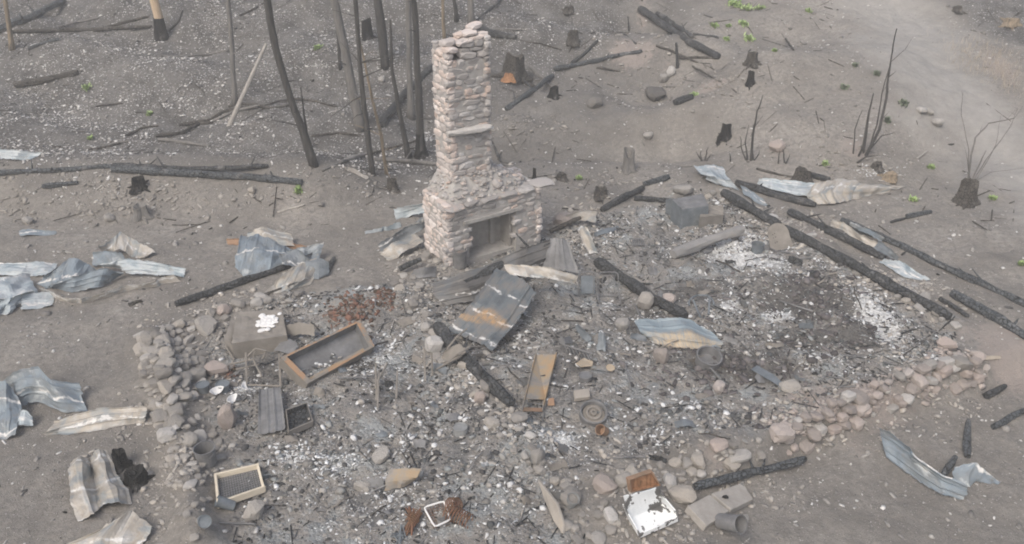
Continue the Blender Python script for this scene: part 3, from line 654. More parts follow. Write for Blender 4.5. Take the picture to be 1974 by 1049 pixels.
# ------------------------------------------------------------------ fallen logs and charred beams
def log(name, label, pts, wpx, m, group, cat='log', lift=0., square=False, taper=.85, wob_=.03, parts=()):
    Q0 = [at(p[0], p[1], 0) for p in pts]; r = wpx*ppm(Q0[len(Q0)//2])/2
    Q = [at(p[0], p[1], (p[2] if len(p) > 2 else 0)+r*.75+lift) for p in pts]
    P = [Q[0]]
    for a, c in zip(Q[:-1], Q[1:]):
        n = max(2, int(np.linalg.norm(c-a)/.14))
        for i in range(1, n+1): P.append(a+(c-a)*i/n)
    P = np.array(P); m_ = len(P)
    dx = np.array([mnoise.noise((i*.35, px_, 0)) for i, px_ in zip(range(m_), [pts[0][0]*.13]*m_)])
    P[:, 2] += dx*wob_; P[:, 1] += wob_*np.roll(dx, 3)
    rad = r*np.linspace(1, taper, m_)*(1+.07*np.sin(np.arange(m_)*.9+pts[0][0])); rad[0] *= .8; rad[-1] *= .75
    mb = MB().tube(P, rad, 11, .17, int(pts[0][0]))
    if name in ('fallen_log', 'charred_beam') and m_ > 12 and r > .05:
        for _ in range(4 if name == 'fallen_log' else 2):
            q = R.randrange(2, m_-2); d = np.array([R.uniform(-1, 1), R.uniform(-1, 1), R.uniform(.1, .9)]); d /= np.linalg.norm(d); l = R.uniform(.12, .4)
            mb.tube([P[q], P[q]+d*(r+l*.5), P[q]+d*(r+l)], [r*.35, r*.22, r*.08], 5, .2, q)
    o = mb.build(name, m, origin=P[m_//2]-np.array([0, 0, r])); tag(o, label, cat, group); return o
HG, BG, SGp = 'burnt logs fallen on the hillside', 'charred house beams fallen over the foundation', 'charred timber stubs on the yard'
LOGS = [
 ('fallen_log','dark fallen log slanting down into the top left corner',[(-30,66),(60,33),(122,0)],14,'charblue',HG),
 ('fallen_log','long level black log reaching to the golden trunk',[(22,61),(150,58),(292,51)],8,'charbrown',HG),
 ('fallen_log','short dark log angled up from the long level log',[(200,55),(245,42),(287,31)],6,'charbrown',HG),
 ('fallen_log','short blue grey log below the long level log',[(55,94),(115,75)],8,'charblue',HG),
 ('fallen_log','two toned thick log lying alone on the left slope',[(28,163),(85,155),(150,139)],13,'charbrown',HG),
 ('fallen_log','long grey log leading in from the left edge',[(-10,334),(110,328),(215,320)],11,'charblue',HG),
 ('fallen_log','dark upper log of the pair on the left bank',[(218,319),(360,326),(516,321)],11,'char',HG),
 ('fallen_log','thick weathered grey log lowest of the left bank pair',[(216,325),(350,334),(470,340),(582,352)],15,'charblue',HG),
 ('fallen_log','short dark log half sunk in the left bank',[(82,359),(150,352)],10,'charblue',HG),
 ('fallen_branch','bent grey branch below the slim pale pole trunk',[(345,241),(400,233),(430,215),(480,205),(553,196)],7,'charbrown',HG),
 ('fallen_branch','grey curved branch crossing above the left bank',[(410,233),(455,212),(520,200)],6,'trunkgrey',HG),
 ('fallen_branch','long thin branch lying across the left mid slope',[(310,107),(350,109),(400,106),(440,96)],4,'trunkgrey',HG),
 ('fallen_branch','thin pale branch above the long level log',[(110,52),(150,43),(190,35)],4,'trunkgrey',HG),
 ('fallen_branch','short grey branch above the left bank logs',[(305,268),(355,275),(405,280)],7,'trunkgrey',HG),
 ('fallen_branch','dark twisted branch among the left slope chips',[(240,262),(275,247),(305,243)],5,'charbrown',HG),
 ('fallen_branch','thin dark branch low on the left slope',[(170,288),(215,282),(245,270)],4,'charbrown',HG),
 ('fallen_log','thick dark log running behind the row of trunks',[(735,240),(760,205),(795,165),(838,124)],15,'char',HG),
 ('fallen_branch','bleached branch on the ground by the tan snag',[(640,322),(670,306),(705,296)],6,'palewood',HG),
 ('fallen_log','low grey log running behind the chimney foot',[(720,306),(770,310),(842,316)],9,'trunkgrey',HG),
 ('fallen_branch','thin dark branch crossing the trunk bases',[(700,300),(750,286),(800,272),(840,262)],4,'charbrown',HG),
 ('fallen_log','straight blue grey log pointing down to the yard',[(975,210),(1020,180),(1066,144)],11,'charblue',HG),
 ('fallen_log','long thinning log running uphill from the straight log',[(1068,133),(1110,125),(1170,112),(1238,98)],9,'charblue',HG),
 ('fallen_branch','short forked branch rising from the fallen log crook',[(1100,125),(1125,105),(1152,78)],7,'char',HG),
 ('fallen_log','dark bent log right of the chimney top',[(920,48),(945,64),(995,71)],14,'char',HG),
 ('fallen_branch','upper of two poles leaning uphill behind the chimney top',[(917,42),(940,22),(966,0)],6,'char',HG),
 ('fallen_branch','thin branch lying just above the dark bent log',[(955,56),(1010,57)],4,'trunkgrey',HG),
 ('fallen_branch','long thin branch below the dark bent log',[(1000,78),(1040,84),(1083,96)],3,'charbrown',HG),
 ('fallen_branch','pale fallen branch beside the orange split stump',[(1022,128),(1045,150),(1064,168)],7,'trunkgrey',HG),
 ('fallen_log','big dark log heading downhill from the orange bank',[(1233,17),(1280,48),(1330,82),(1386,110)],15,'char',HG),
 ('fallen_log','thinner dark log lying parallel above the big bank log',[(1266,26),(1300,48),(1335,72)],9,'char',HG),
 ('fallen_branch','dark branch across the lower end of the bank log',[(1335,66),(1385,73)],6,'char',HG),
 ('fallen_branch','short dark branch on the orange earth patch',[(1203,66),(1226,84)],5,'char',HG),
 ('fallen_branch','thin branch crossing the orange earth below the bank log',[(1265,88),(1300,102),(1345,120)],5,'charbrown',HG),
 ('fallen_branch','level dark branch joining the post on the bank',[(1305,112),(1340,111),(1384,112)],5,'charbrown',HG),
 ('fallen_branch','short red brown stick on the lower orange earth',[(1150,130),(1195,137)],4,'charbrown',HG),
 ('fallen_branch','brown branch sloping below the bank post',[(1335,128),(1375,150),(1420,177)],4,'charbrown',HG),
 ('fallen_log','short burnt log beside the round grey boulder',[(1300,198),(1335,186)],14,'char',HG),
 ('fallen_branch','dark branch stub alone on the right slope',[(1514,74),(1530,97)],4,'charbrown',HG),
 ('fallen_branch','pale stick lying by the right hand stems',[(1768,306),(1788,290)],5,'palewood',HG),
 ('fallen_branch','grey timber strip on the left bank edge',[(535,408),(560,402),(588,395)],5,'palewood',HG),
 ('fallen_branch','black branch leaning beside the right edge of the chimney',[(946,268),(956,290),(965,312)],5,'char',HG),
 ('fallen_branch','dark crooked branch tangled under the slim pale pole',[(440,205),(490,200),(520,208),(560,203)],6,'charbrown',HG),
 ('fallen_branch','dark branch curling left below the bleached leaning pole',[(300,262),(350,256),(385,238),(410,236)],7,'charbrown',HG),
 ('fallen_branch','grey branch low on the slope left of the leaning pole foot',[(180,288),(220,276),(250,272)],5,'trunkgrey',HG),
 ('fallen_branch','thin dark twig arching over chips on the left slope',[(185,205),(230,200),(275,204)],3,'charbrown',HG),
 ('fallen_branch','dark branch lying behind the black curved trunk',[(520,200),(560,190),(610,196),(650,206)],5,'charbrown',HG),
 ('fallen_branch','dark branch among trunks left of the thick upper log',[(600,262),(650,256),(700,262)],5,'charbrown',HG),
 ('fallen_branch','grey fallen branch between the curved trunk and slender trunk',[(620,330),(660,312),(700,300)],7,'trunkgrey',HG),
 ('fallen_branch','short dark branch uphill of the golden trunk base',[(326,60),(345,40),(352,20)],4,'charbrown',HG),
 ('fallen_branch','thin dark branch at the top between pale pole and curved trunk',[(462,30),(490,18),(510,4)],4,'charbrown',HG),
 ('charred_beam','blue black beam running uphill from the fireplace rubble',[(1160,404),(1200,382),(1240,362)],14,'char',BG),
 ('charred_beam','short beam stub just above the uphill running beam',[(1241,354),(1290,340)],13,'charblue',BG),
 ('charred_beam','level dark beam behind the grey steel cabinet',[(1222,382),(1290,386)],11,'char',BG),
 ('charred_beam','upper dark beam sloping to the propped round ended plate',[(1393,370),(1440,398),(1502,434)],19,'char',BG),
 ('charred_beam','longest thick beam along the right foundation',[(1512,440),(1600,486),(1720,552),(1832,610)],22,'char',BG),
 ('charred_beam','beam lying over the pale roofing at the back corner',[(1418,352),(1490,374),(1572,394)],15,'char',BG),
 ('charred_beam','beam with roofing scraps outside the right foundation',[(1521,408),(1600,446),(1706,496)],16,'char',BG),
 ('charred_beam','outermost long beam running off the right edge',[(1622,424),(1740,475),(1860,532),(1990,592)],15,'charblue',BG),
 ('charred_beam','thick beam below the outermost one at the right edge',[(1836,564),(1900,600),(1990,655)],20,'charblue',BG),
 ('charred_beam','short beam stub at the right corner of the footing',[(1812,575),(1840,592),(1866,609)],11,'char',BG),
 ('charred_beam','thick interior beam beside the wire chair frames',[(1150,503),(1200,535),(1260,575),(1322,608)],23,'char',BG),
 ('charred_beam','heavy beam under the big roofing sheet by the channel tray',[(842,628),(890,685),(940,735),(986,780)],27,'char',BG),
 ('charred_beam','long charred beam pointing out onto the left yard',[(338,586),(420,557),(490,535),(560,512),(600,498)],14,'char',BG),
 ('charred_beam','blackened pole lying along the front of the ruin',[(1340,937,.06),(1440,914,.06),(1552,885,.06)],17,'charblue',BG),
 ('charred_beam','dark charred beam slanting up across the front of the hearth',[(896,548,.22),(980,508,.36),(1060,468,.5)],20,'char',BG),
 ('charred_beam','short burnt beam end on the rubble left of the hearth bucket',[(770,520,.08),(812,500,.16)],13,'char',BG),
 ('charred_beam','burnt plank lying on the slope of rubble right of the hearth',[(1060,446,.1),(1120,420,.16)],9,'charbrown',BG),
 ('charred_stub','upright looking black stub above the boat shaped sheet',[(1866,880),(1864,845),(1866,812)],14,'charblue',SGp),
 ('charred_stub','charred pole running off the lower right edge',[(1914,824),(1945,806),(1990,784)],13,'charblue',SGp),
 ('charred_stub','short charred chunk near the right foundation corner',[(1900,764),(1938,744)],15,'char',SGp),
 ('charred_stub','charred chunk lying on the boat shaped sheet',[(1819,918,.1),(1830,900,.1),(1842,882,.1)],14,'charblue',SGp),
 ('charred_stub','lone black chunk on the slope right of the beams',[(1748,417),(1795,407)],12,'charblue',SGp),
 ('charred_stub','thin black stick beside the lone chunk on the slope',[(1718,429),(1746,420)],6,'char',SGp),
 ('charred_stub','small dark stick on the left yard above the stone pile',[(248,588),(274,580)],8,'charbrown',SGp),
 ('charred_stub','dark slat leaning out of the crumpled sheets by the left wall',[(503,573),(555,553)],8,'charbrown',SGp),
 ('charred_stub','black shard at the right end of the crumpled sheets',[(628,527),(644,498)],12,'char',SGp),
 ('charred_stub','black log under the hollow grey stump behind the roofing',[(1562,336),(1600,346)],13,'char',SGp),
 ('dead_branch','thin root reaching left from the hollow grey stump',[(1458,325),(1500,336),(1545,343)],5,'charbrown',SGp),
]
for L in LOGS:
    nm, lb, pts, wp, m, g = L; log(nm, lb, pts, wp, m, g, 'beam' if 'beam' in nm else 'branch' if 'branch' in nm else 'log' if 'log' in nm else 'timber')
# standing posts and leaning poles
def pole(name, label, base, top, wpx, m, cat, dY=0.):
    b = at(*base); t_ = on_plane(top[0], top[1], b[1]+dY); r = wpx*ppm(b)/2
    P = np.array([b-np.array([0, 0, .1])+(t_-b)*s for s in np.linspace(0, 1, 8)])
    o = MB().tube(P, r*np.linspace(1.1, .7, 8), 8, .12, int(base[0])).build(name, m, origin=b); tag(o, label, cat); return o
pole('leaning_pole', 'bleached forked pole leaning against the curved black trunk', (438,243), (512,78), 9, 'palewood', 'pole', 1.2)
pole('burnt_post', 'short dark post standing on the orange bank', (1307,130), (1304,76), 6, 'char', 'post')
pole('burnt_post', 'small black twig post left of the orange bank', (1213,60), (1211,26), 3, 'char', 'post')
# ------------------------------------------------------------------ crumpled roofing sheets
SHG = 'crumpled metal roofing sheets lying about'
def sheet(label, rows, m, ribs=5, amp=.018, crumple=.035, along='u', seed=0, edge=.025, uv0=False, grow=1., name='roofing_sheet', group=SHG, cat='metal sheet', smooth=True, sub=9):
    """rows: grid of (px, py, height) control points; ribs run along u (the row direction) or v"""
    rs = np.random.RandomState(seed+len(label)*7)
    cx_, cy_ = np.mean([p[0] for r in rows for p in r]), np.mean([p[1] for r in rows for p in r]); rows = [[(cx_+(p[0]-cx_)*grow, cy_+(p[1]-cy_)*grow, (p[2] if len(p) > 2 else .02)*(1+(grow-1)*2)) for p in r] for r in rows]
    G = np.array([[at(p[0], p[1], p[2] if len(p) > 2 else .02) for p in r] for r in rows]); a, b = G.shape[:2]
    lu = np.linalg.norm(np.diff(G, axis=1), axis=2).sum(1).mean(); lv = np.linalg.norm(np.diff(G, axis=0), axis=2).sum(0).mean()
    nu = int(np.clip(lu/.05, 8, 60)); nv = int(np.clip(lv/.05, 8, 60))
    if along == 'u': nv = max(nv, ribs*5)
    else: nu = max(nu, ribs*5)
    def interp(x, n):                                     # linear interpolation with softened creases
        i = np.minimum(np.floor(x).astype(int), n-2); return i, x-i
    u = np.linspace(0, b-1, nu); v = np.linspace(0, a-1, nv)
    iu, fu = interp(u, b); iv, fv = interp(v, a)
    fu = fu[None, :, None]; fv = fv[:, None, None]
    g = lambda i, j: G[np.ix_(i, j)]
    P = (g(iv, iu)*(1-fu)+g(iv, iu+1)*fu)*(1-fv)+(g(iv+1, iu)*(1-fu)+g(iv+1, iu+1)*fu)*fv
    du = np.gradient(P, axis=1); dv = np.gradient(P, axis=0); N = np.cross(du, dv); N /= np.linalg.norm(N, axis=2, keepdims=True)+1e-9
    N = np.where(N[..., 2:3] < 0, -N, N)
    U, V = np.meshgrid(np.linspace(0, lu, nu), np.linspace(0, lv, nv))
    q = (V/lv if along == 'u' else U/lu)*ribs
    tri = np.abs((q % 1)-.5)*2; rib = np.clip(tri*4-2.9, 0, 1)
    o1, o2 = (0., 0.) if uv0 else rs.rand(2)*50
    cr = np.zeros_like(U)                                    # straight sharp creases in random directions
    for kf in range(5):
        an = rs.uniform(0, math.pi); fq_ = rs.uniform(.7, 1.6)*(1 if kf < 3 else 2.1); cr = cr+(np.abs(((U*math.cos(an)+V*math.sin(an))*fq_+rs.rand()) % 1-.5)*4-1)*(.42 if kf < 3 else .22)
    cr = cr+.25*fbm(U*4+o1, V*4+o2, seed, 2)
    P = P+N*(amp*rib+crumple*cr)[..., None]
    jit = (rs.rand(nv, nu)-.5)*2*edge*.6; E = np.zeros((nv, nu)); E[0] = E[-1] = 1; E[:, 0] = E[:, -1] = 1
    tu = du/(np.linalg.norm(du, axis=2, keepdims=True)+1e-9); tv = dv/(np.linalg.norm(dv, axis=2, keepdims=True)+1e-9)
    P = P+(tu+tv)*(jit*E)[..., None]
    gzv = hfn(P[..., 0], P[..., 1]); P[..., 2] = np.maximum(P[..., 2], gzv+.012)
    mb = MB(); mb.surf(P)
    o = mb.build(name, m, smooth=False, uv=np.stack([U.ravel()+o1, V.ravel()+o2], 1), solid=.006)
    tag(o, label, cat, group); return o
E_ = .03
SHEETS = [
 ('dark crumpled sheet at the back of the left pile', [[(176,488,.2),(205,484,.28),(236,490,.2)],[(182,512,.02),(208,510,.05),(240,512,.02)]], 'galv',2,'u',.06),
 ('brown streaked scrap lying inside the left pile', [[(128,538,.16),(150,536,.2),(172,540,.14)],[(126,552,.02),(150,556,.03),(176,552,.0)]], 'rustgrey',1,'u',.03),
 ('pale torn sheet at the back of the pile left of the chimney', [[(480,452,.2),(515,444,.25),(560,450,.2)],[(476,474,.05),(520,478,.06),(566,476,.03)]], 'galvtan',3,'u',.06),
 ('dark blue folded scrap in the middle of that pile', [[(540,490,.3),(570,484,.34),(596,492,.28)],[(548,512,.12),(572,516,.14),(600,508,.1)]], 'galvdark',2,'u',.06),
 ('grey steel scrap at the right end of that pile', [[(592,506,.25),(614,500,.28),(632,508,.2)],[(590,535,.03),(612,536,.03),(630,530,.02)]], 'steelblue',1,'u',.05),
 ('long whitish sheet lying flat at the left edge', [[(-30,512,.08),(50,508,.12),(104,507,.05)],[(-30,532,0),(40,533,.02),(95,531,0)]], 'galvpale',4,'u',.03),
 ('big pale blue sheet folded upright at the left edge', [[(-40,548,.25),(10,538,.3),(54,533,.12)],[(-30,580,.30),(25,570,.25),(62,566,.05)],[(-30,618,0),(5,606,.0),(45,585,0)]], 'galvpale',5,'u',.05),
 ('small pale crumpled offcut right of the upright blue sheet', [[(43,570,.12),(75,566,.1),(103,564,.05)],[(42,598,.02),(70,596,.0),(100,594,0)]], 'galvpale',3,'u',.04),
 ('tan sheet bent like a tent above the left pile', [[(197,478,.25),(234,451,.30),(262,466,.2),(296,487,.05)],[(210,492,.0),(232,482,.12),(255,494,.02),(277,499,.0)]], 'galvtan',4,'v',.03),
 ('blue grey sheet buckled into a ridge at the left pile', [[(98,532,.22),(133,499,.42),(165,507,.32),(183,525,.1)],[(82,546,.02),(112,540,.2),(142,535,.18),(176,540,.03)],[(92,556,0),(106,552,.0),(136,545,.0),(170,545,0)]], 'galv',4,'v',.04),
 ('dark blue sheet rolled at the front of the left pile', [[(108,547,.15),(150,532,.28),(200,518,.3),(232,530,.12)],[(103,552,.0),(140,563,.0),(188,552,.02),(230,535,.0)]], 'galv',3,'u',.04),
 ('long curled pale sheet pointing right from the left pile', [[(202,512,.22),(245,500,.3),(300,507,.22),(350,517,.1)],[(210,518,.05),(262,527,.08),(305,530,.04),(346,532,.03)]], 'galvpale',4,'u',.04),
 ('narrow tan strip of sheet curving below the left pile', [[(88,556,.1),(125,570,.12),(160,577,.1),(215,558,.12),(270,548,.12),(320,532,.14)],[(92,564,.0),(125,579,.0),(160,585,.0),(217,569,.0),(272,557,.0),(334,544,.0)]], 'galvtan',1,'u',.015),
 ('large tan and blue sheet topping the pile left of the chimney', [[(470,462,.25),(498,454,.34),(530,468,.3),(562,482,.18)],[(458,490,.22),(490,484,.3),(525,490,.24),(560,495,.12)],[(456,512,.06),(478,534,.0),(520,520,.05),(560,503,.03)]], 'galv',6,'v',.04),
 ('blue sheet with a torn corner right of that pile', [[(546,488,.2),(585,476,.3),(621,469,.26)],[(552,504,.04),(588,500,.12),(612,498,.1)]], 'galv',3,'u',.05),
 ('tan flap hanging over the yard below that pile', [[(548,528,.2),(580,508,.25),(612,505,.2)],[(528,550,.08),(562,545,.12),(606,530,.08)],[(510,570,.0),(540,564,.0),(596,548,.0)]], 'galvtan',4,'v',.04),
 ('dark steel strip leaning on the left of the chimney foot', [[(733,470,.1),(775,443,.3),(822,418,.5)],[(740,482,.0),(784,458,.12),(826,434,.3)]], 'galvdark',2,'u',.03),
 ('tan stained sheet curled at the left of the chimney foot', [[(736,488,.1),(765,470,.2),(800,450,.25)],[(752,502,.0),(778,490,.05),(812,470,.1)]], 'galvtan',3,'u',.05),
 ('pale crumpled roll of sheet behind the chimney foot', [[(762,404,.15),(790,397,.25),(820,394,.3)],[(765,424,.0),(795,414,.1),(820,409,.15)]], 'galvpale',3,'u',.05),
 ('thin pale strip of sheet on the ground left of the chimney', [[(704,446,.05),(740,438,.1),(770,428,.1)],[(706,452,.0),(740,446,.0),(772,438,.0)]], 'galvpale',1,'u',.02),
 ('long dark ridge sheet lying along the front of the fireplace', [[(838,545,.2),(900,527,.4),(960,503,.55),(1015,478,.65),(1062,463,.6)],[(840,567,.12),(905,553,.3),(965,532,.36),(1010,512,.42),(1060,494,.45)],[(862,588,.02),(915,577,.08),(965,556,.12),(1010,535,.15),(1052,512,.2)]], 'galvbrown',5,'u',.02),
 ('big ribbed sheet with an orange rust patch in the centre', [[(958,522,.62),(988,530,.62),(1012,546,.55),(1030,566,.42)],[(915,582,.42),(945,594,.42),(972,608,.36),(995,620,.25)],[(868,636,.12),(898,648,.14),(926,660,.1),(950,674,.05)]], 'galvdark',5,'v',.012),
 ('pale folded flap curling over the top of the big ribbed sheet', [[(974,514,.72),(1010,511,.75),(1060,516,.7),(1110,530,.55)],[(985,530,.6),(1020,534,.58),(1060,536,.55),(1102,546,.42)]], 'galvtan',2,'u',.04),
 ('lilac grey sheet standing up behind the big ribbed sheet', [[(1064,461,.75),(1078,460,.75),(1092,464,.7)],[(1056,488,.55),(1078,490,.55),(1103,494,.5)],[(1048,514,.3),(1080,520,.3),(1115,525,.28)]], 'steel',3,'v',.012),
 ('narrow tan curled sheet standing right of the fireplace', [[(1112,441,.4),(1121,436,.42),(1130,440,.4)],[(1124,466,.2),(1133,462,.24),(1143,466,.2)],[(1135,489,.02),(1143,487,.06),(1151,488,.02)]], 'galvtan',2,'v',.02),
 ('pale flap lying on the rubble right of the fireplace', [[(1092,414,.25),(1120,407,.3),(1148,412,.22)],[(1098,426,.1),(1122,424,.12),(1146,432,.08)]], 'galvtan',2,'u',.03),
 ('leaf shaped blue and tan sheet in the middle of the ruin', [[(1226,620,.16),(1275,616,.2),(1328,620,.18),(1366,640,.12)],[(1235,638,.12),(1280,642,.16),(1335,645,.16),(1392,660,.08)],[(1256,655,.02),(1290,669,.02),(1340,672,.02),(1385,670,.02)]], 'galv',4,'u',.03),
 ('blue white sheet draped over the stones at the back corner', [[(1341,322,.15),(1362,322,.2),(1390,326,.2)],[(1354,336,.12),(1378,342,.18),(1406,346,.15)],[(1376,352,.02),(1398,358,.06),(1420,364,.03)]], 'galvpale',4,'v',.03),
 ('long blue white sheet under the beam at the back corner', [[(1468,346,.15),(1500,348,.18),(1540,351,.2),(1572,354,.15)],[(1466,358,.06),(1495,366,.1),(1530,374,.12),(1562,382,.03)]], 'galvpale',5,'u',.03),
 ('tan white fan of sheet running out to a point on the right', [[(1576,358,.25),(1618,344,.34),(1660,358,.2),(1738,359,.05)],[(1562,378,.15),(1605,366,.28),(1650,368,.16),(1720,366,.03)],[(1580,392,.02),(1612,390,.04),(1650,383,.02),(1706,371,.0)]], 'galvtan',5,'v',.04),
 ('blue strip of sheet poking out under the back corner beam', [[(1430,360,.12),(1452,372,.12),(1470,382,.08)],[(1436,376,.03),(1455,388,.03),(1480,396,.02)]], 'galv',3,'u',.03),
 ('orange tan sheet wedged between the outer beams', [[(1606,424,.3),(1628,430,.32),(1660,452,.3),(1698,472,.2)],[(1602,436,.15),(1630,446,.18),(1662,468,.15),(1690,484,.1)]], 'galvtan',2,'u',.03),
 ('blue steel strip along the outer beam', [[(1640,430,.3),(1680,444,.28),(1705,458,.2)],[(1638,436,.2),(1676,452,.2),(1698,464,.1)]], 'galv',2,'u',.02),
 ('twisted dark steel piece at the end of the outer beam', [[(1694,464,.25),(1716,480,.25),(1732,494,.15)],[(1686,480,.1),(1708,492,.12),(1728,502,.05)]], 'steelblue',2,'u',.04),
 ('pale pointed sheet lying outside the right footing', [[(1706,500,.12),(1745,510,.14),(1792,540,.02)],[(1698,506,.02),(1738,533,.02),(1768,540,.0)]], 'galvpale',3,'u',.02),
 ('boat shaped curled sheet on the lower right yard', [[(1699,829,.15),(1720,836,.3),(1768,878,.35),(1815,915,.3),(1862,938,.2)],[(1704,852,.12),(1722,865,.16),(1765,895,.18),(1812,928,.16),(1862,948,.1)],[(1712,882,.02),(1735,900,.02),(1775,928,.02),(1818,952,.02),(1852,962,.02)]], 'galv',4,'u',.03),
 ('small blue crumpled sheet at the tail of the boat shaped one', [[(1842,902,.12),(1880,891,.22),(1898,908,.16),(1926,932,.03)],[(1836,918,.05),(1866,916,.12),(1890,924,.06),(1915,931,.0)],[(1850,934,.0),(1868,938,.02),(1880,930,.0),(1900,930,.0)]], 'galv',3,'v',.05),
 ('dark blue sheet with torn crest on the left yard', [[(14,736,.25),(45,718,.42),(72,709,.45),(100,735,.35),(146,740,.25)],[(24,756,.2),(55,744,.3),(85,748,.28),(115,758,.22),(152,764,.12)],[(36,784,.02),(58,772,.06),(88,776,.06),(128,792,.02),(159,790,.02)]], 'galv',4,'u',.03),
 ('tall grey blue sheet bent upright at the left edge', [[(-20,745,.3),(10,738,.42),(22,752,.3)],[(-20,790,.2),(12,785,.25),(32,792,.12)],[(-20,842,.02),(8,842,.02),(30,838,.02)]], 'galv',3,'v',.04),
 ('torn tan hook of sheet at the left edge', [[(38,800,.12),(48,792,.18),(62,805,.12)],[(28,826,.04),(42,820,.08),(62,822,.03)]], 'galvpale',2,'u',.04),
 ('long tan slotted sheet lying against the left stone wall', [[(108,812,.12),(150,799,.16),(200,788,.18),(250,785,.18),(282,786,.15)],[(98,826,.12),(150,818,.1),(200,806,.12),(250,802,.12),(280,800,.1)],[(86,838,.0),(145,836,.0),(200,828,.0),(250,818,.0),(278,812,.02)]], 'galvtan',3,'u',.02),
 ('pale sheet folded in two halves at lower left', [[(139,896,.12),(158,884,.18),(174,890,.04),(186,878,.18),(202,876,.12)],[(142,940,.12),(162,930,.2),(182,932,.05),(202,922,.2),(224,918,.1)],[(153,998,.02),(180,984,.12),(194,972,.04),(220,968,.14),(247,967,.02)]], 'galvtan',5,'v',.03),
 ('yellowish sheet cut by the bottom edge at lower left', [[(196,1018,.12),(228,1000,.18),(252,986,.2),(292,1015,.1)],[(130,1046,.06),(180,1040,.1),(225,1032,.12),(282,1034,.06)],[(115,1070,.0),(170,1072,.02),(220,1068,.02),(262,1066,.0)]], 'galvtan',4,'v',.04),
 ('white sheet lying among chips at the far left slope', [[(-10,288,.12),(36,290,.18),(78,295,.08)],[(-10,305,.0),(30,308,.02),(60,309,.0)]], 'galvpale',3,'u',.05),
 ('flat blue sheet half buried on the left yard', [[(40,448,.03),(72,445,.05),(106,446,.03)],[(42,456,.0),(75,455,.0),(104,453,.0)]], 'galv',2,'u',.02),
 ('rusty brown sheet behind the pile left of the chimney', [[(438,462,.08),(470,460,.1),(530,466,.1),(590,474,.08)],[(442,472,.0),(475,474,.0),(530,478,.0),(586,482,.0)]], 'rust',2,'u',.03),
 ('pale bark like scrap by the peeled snag on the bank', [[(664,321,.1),(684,326,.12),(710,342,.04)],[(666,328,.0),(686,336,.02),(706,346,.0)]], 'palewood',1,'u',.02),
 ('blue steel scrap twisted in the rubble near the channel tray', [[(1116,625,.2),(1128,638,.22),(1140,652,.1)],[(1108,632,.05),(1120,648,.06),(1136,660,.0)]], 'steelblue',1,'u',.04),
 ('upright split steel shard in the centre rubble', [[(1157,640,.25),(1163,642,.28),(1168,652,.2)],[(1150,676,.02),(1160,672,.06),(1166,678,.02)]], 'steelblue',1,'v',.02),
 ('dark bent flashing beside the fireplace bucket', [[(800,520,.15),(822,516,.2),(842,514,.15)],[(788,536,.02),(812,535,.04),(838,534,.02)]], 'steel',1,'u',.04),
 ('thin blue strip right of the fireplace rubble', [[(1146,448,.1),(1170,440,.1),(1192,436,.1)],[(1146,456,.02),(1172,449,.02),(1192,442,.02)]], 'steelblue',1,'u',.01),
 ('dull steel strip low in the right rubble by the footing', [[(1450,712,.1),(1480,728,.12),(1505,748,.08)],[(1462,706,.02),(1492,722,.04),(1512,742,.02)]], 'steelblue',1,'u',.02),
]
for i, (lb, rows, m, rb, al, crm) in enumerate(SHEETS):
    PILE = any(q in lb for q in ('left pile', 'that pile', 'topping', 'left edge', 'left yard', 'chimney foot', 'back corner', 'fan of', 'halves'))
    cen = 'big ribbed sheet with' in lb; leaf = 'leaf shaped' in lb
    if cen: m = 'galvcentre'
    if leaf: m = 'galvleaf'
    sheet(lb, rows, m, rb, .034 if cen else .021 if rb > 1 else 0., crm*(1.9 if PILE else 1.4 if not cen else 1), al, i*3+1, uv0=cen or leaf, grow=1.10 if PILE else 1.04)

# ------------------------------------------------------------------ household remains
def quadp(pts): return [at(*p) for p in pts]
def lerp(a, b, t): return a+(b-a)*t
def bil(q, u, v): return lerp(lerp(q[0], q[1], u), lerp(q[3], q[2], u), v)     # q: TL TR BR BL
def normal(q):
    n = np.cross(q[1]-q[0], q[3]-q[0]); n /= np.linalg.norm(n); return n if n[2] > 0 else -n
def open_box(label, q, depth, wall, mats, cat, name, lip=.0, floor_rise=0., inset=.0, extra=None):
    """an open case: q is the quad of its mouth, the case hangs below it"""
    q = [np.array(p, float) for p in q]; n = normal(q); cen = sum(q)/4
    lo = [p-n*depth for p in q]
    if inset: lo = [lerp(p, sum(lo)/4, inset) for p in lo]
    t = thing(name, np.array([cen[0], cen[1], gz(cen[0], cen[1])])); tag(t, label, cat)
    iq = [p+(cen-p)/np.linalg.norm(cen-p)*wall*1.4 for p in q]; il = [l+(sum(lo)/4-l)/np.linalg.norm(sum(lo)/4-l)*wall*1.5+n*wall for l in lo]
    V = q+lo; mb = MB().add(V, [(0, 1, 5, 4), (1, 2, 6, 5), (2, 3, 7, 6), (3, 0, 4, 7), (4, 5, 6, 7)]); mb.build('case', mats[0], t)
    up = n*lip
    V = [p+up for p in q]+[p+up for p in iq]+[p+n*-.002 for p in q]; mb = MB().add(V, [(0, 1, 5, 4), (1, 2, 6, 5), (2, 3, 7, 6), (3, 0, 4, 7), (0, 8, 9, 1), (1, 9, 10, 2), (2, 10, 11, 3), (3, 11, 8, 0)]); mb.build('rim', mats[1], t)
    V = [p+up for p in iq]+il; mb = MB().add(V, [(0, 4, 5, 1), (1, 5, 6, 2), (2, 6, 7, 3), (3, 7, 4, 0), (4, 7, 6, 5)]); mb.build('liner', mats[2], t)
    return t, q, n
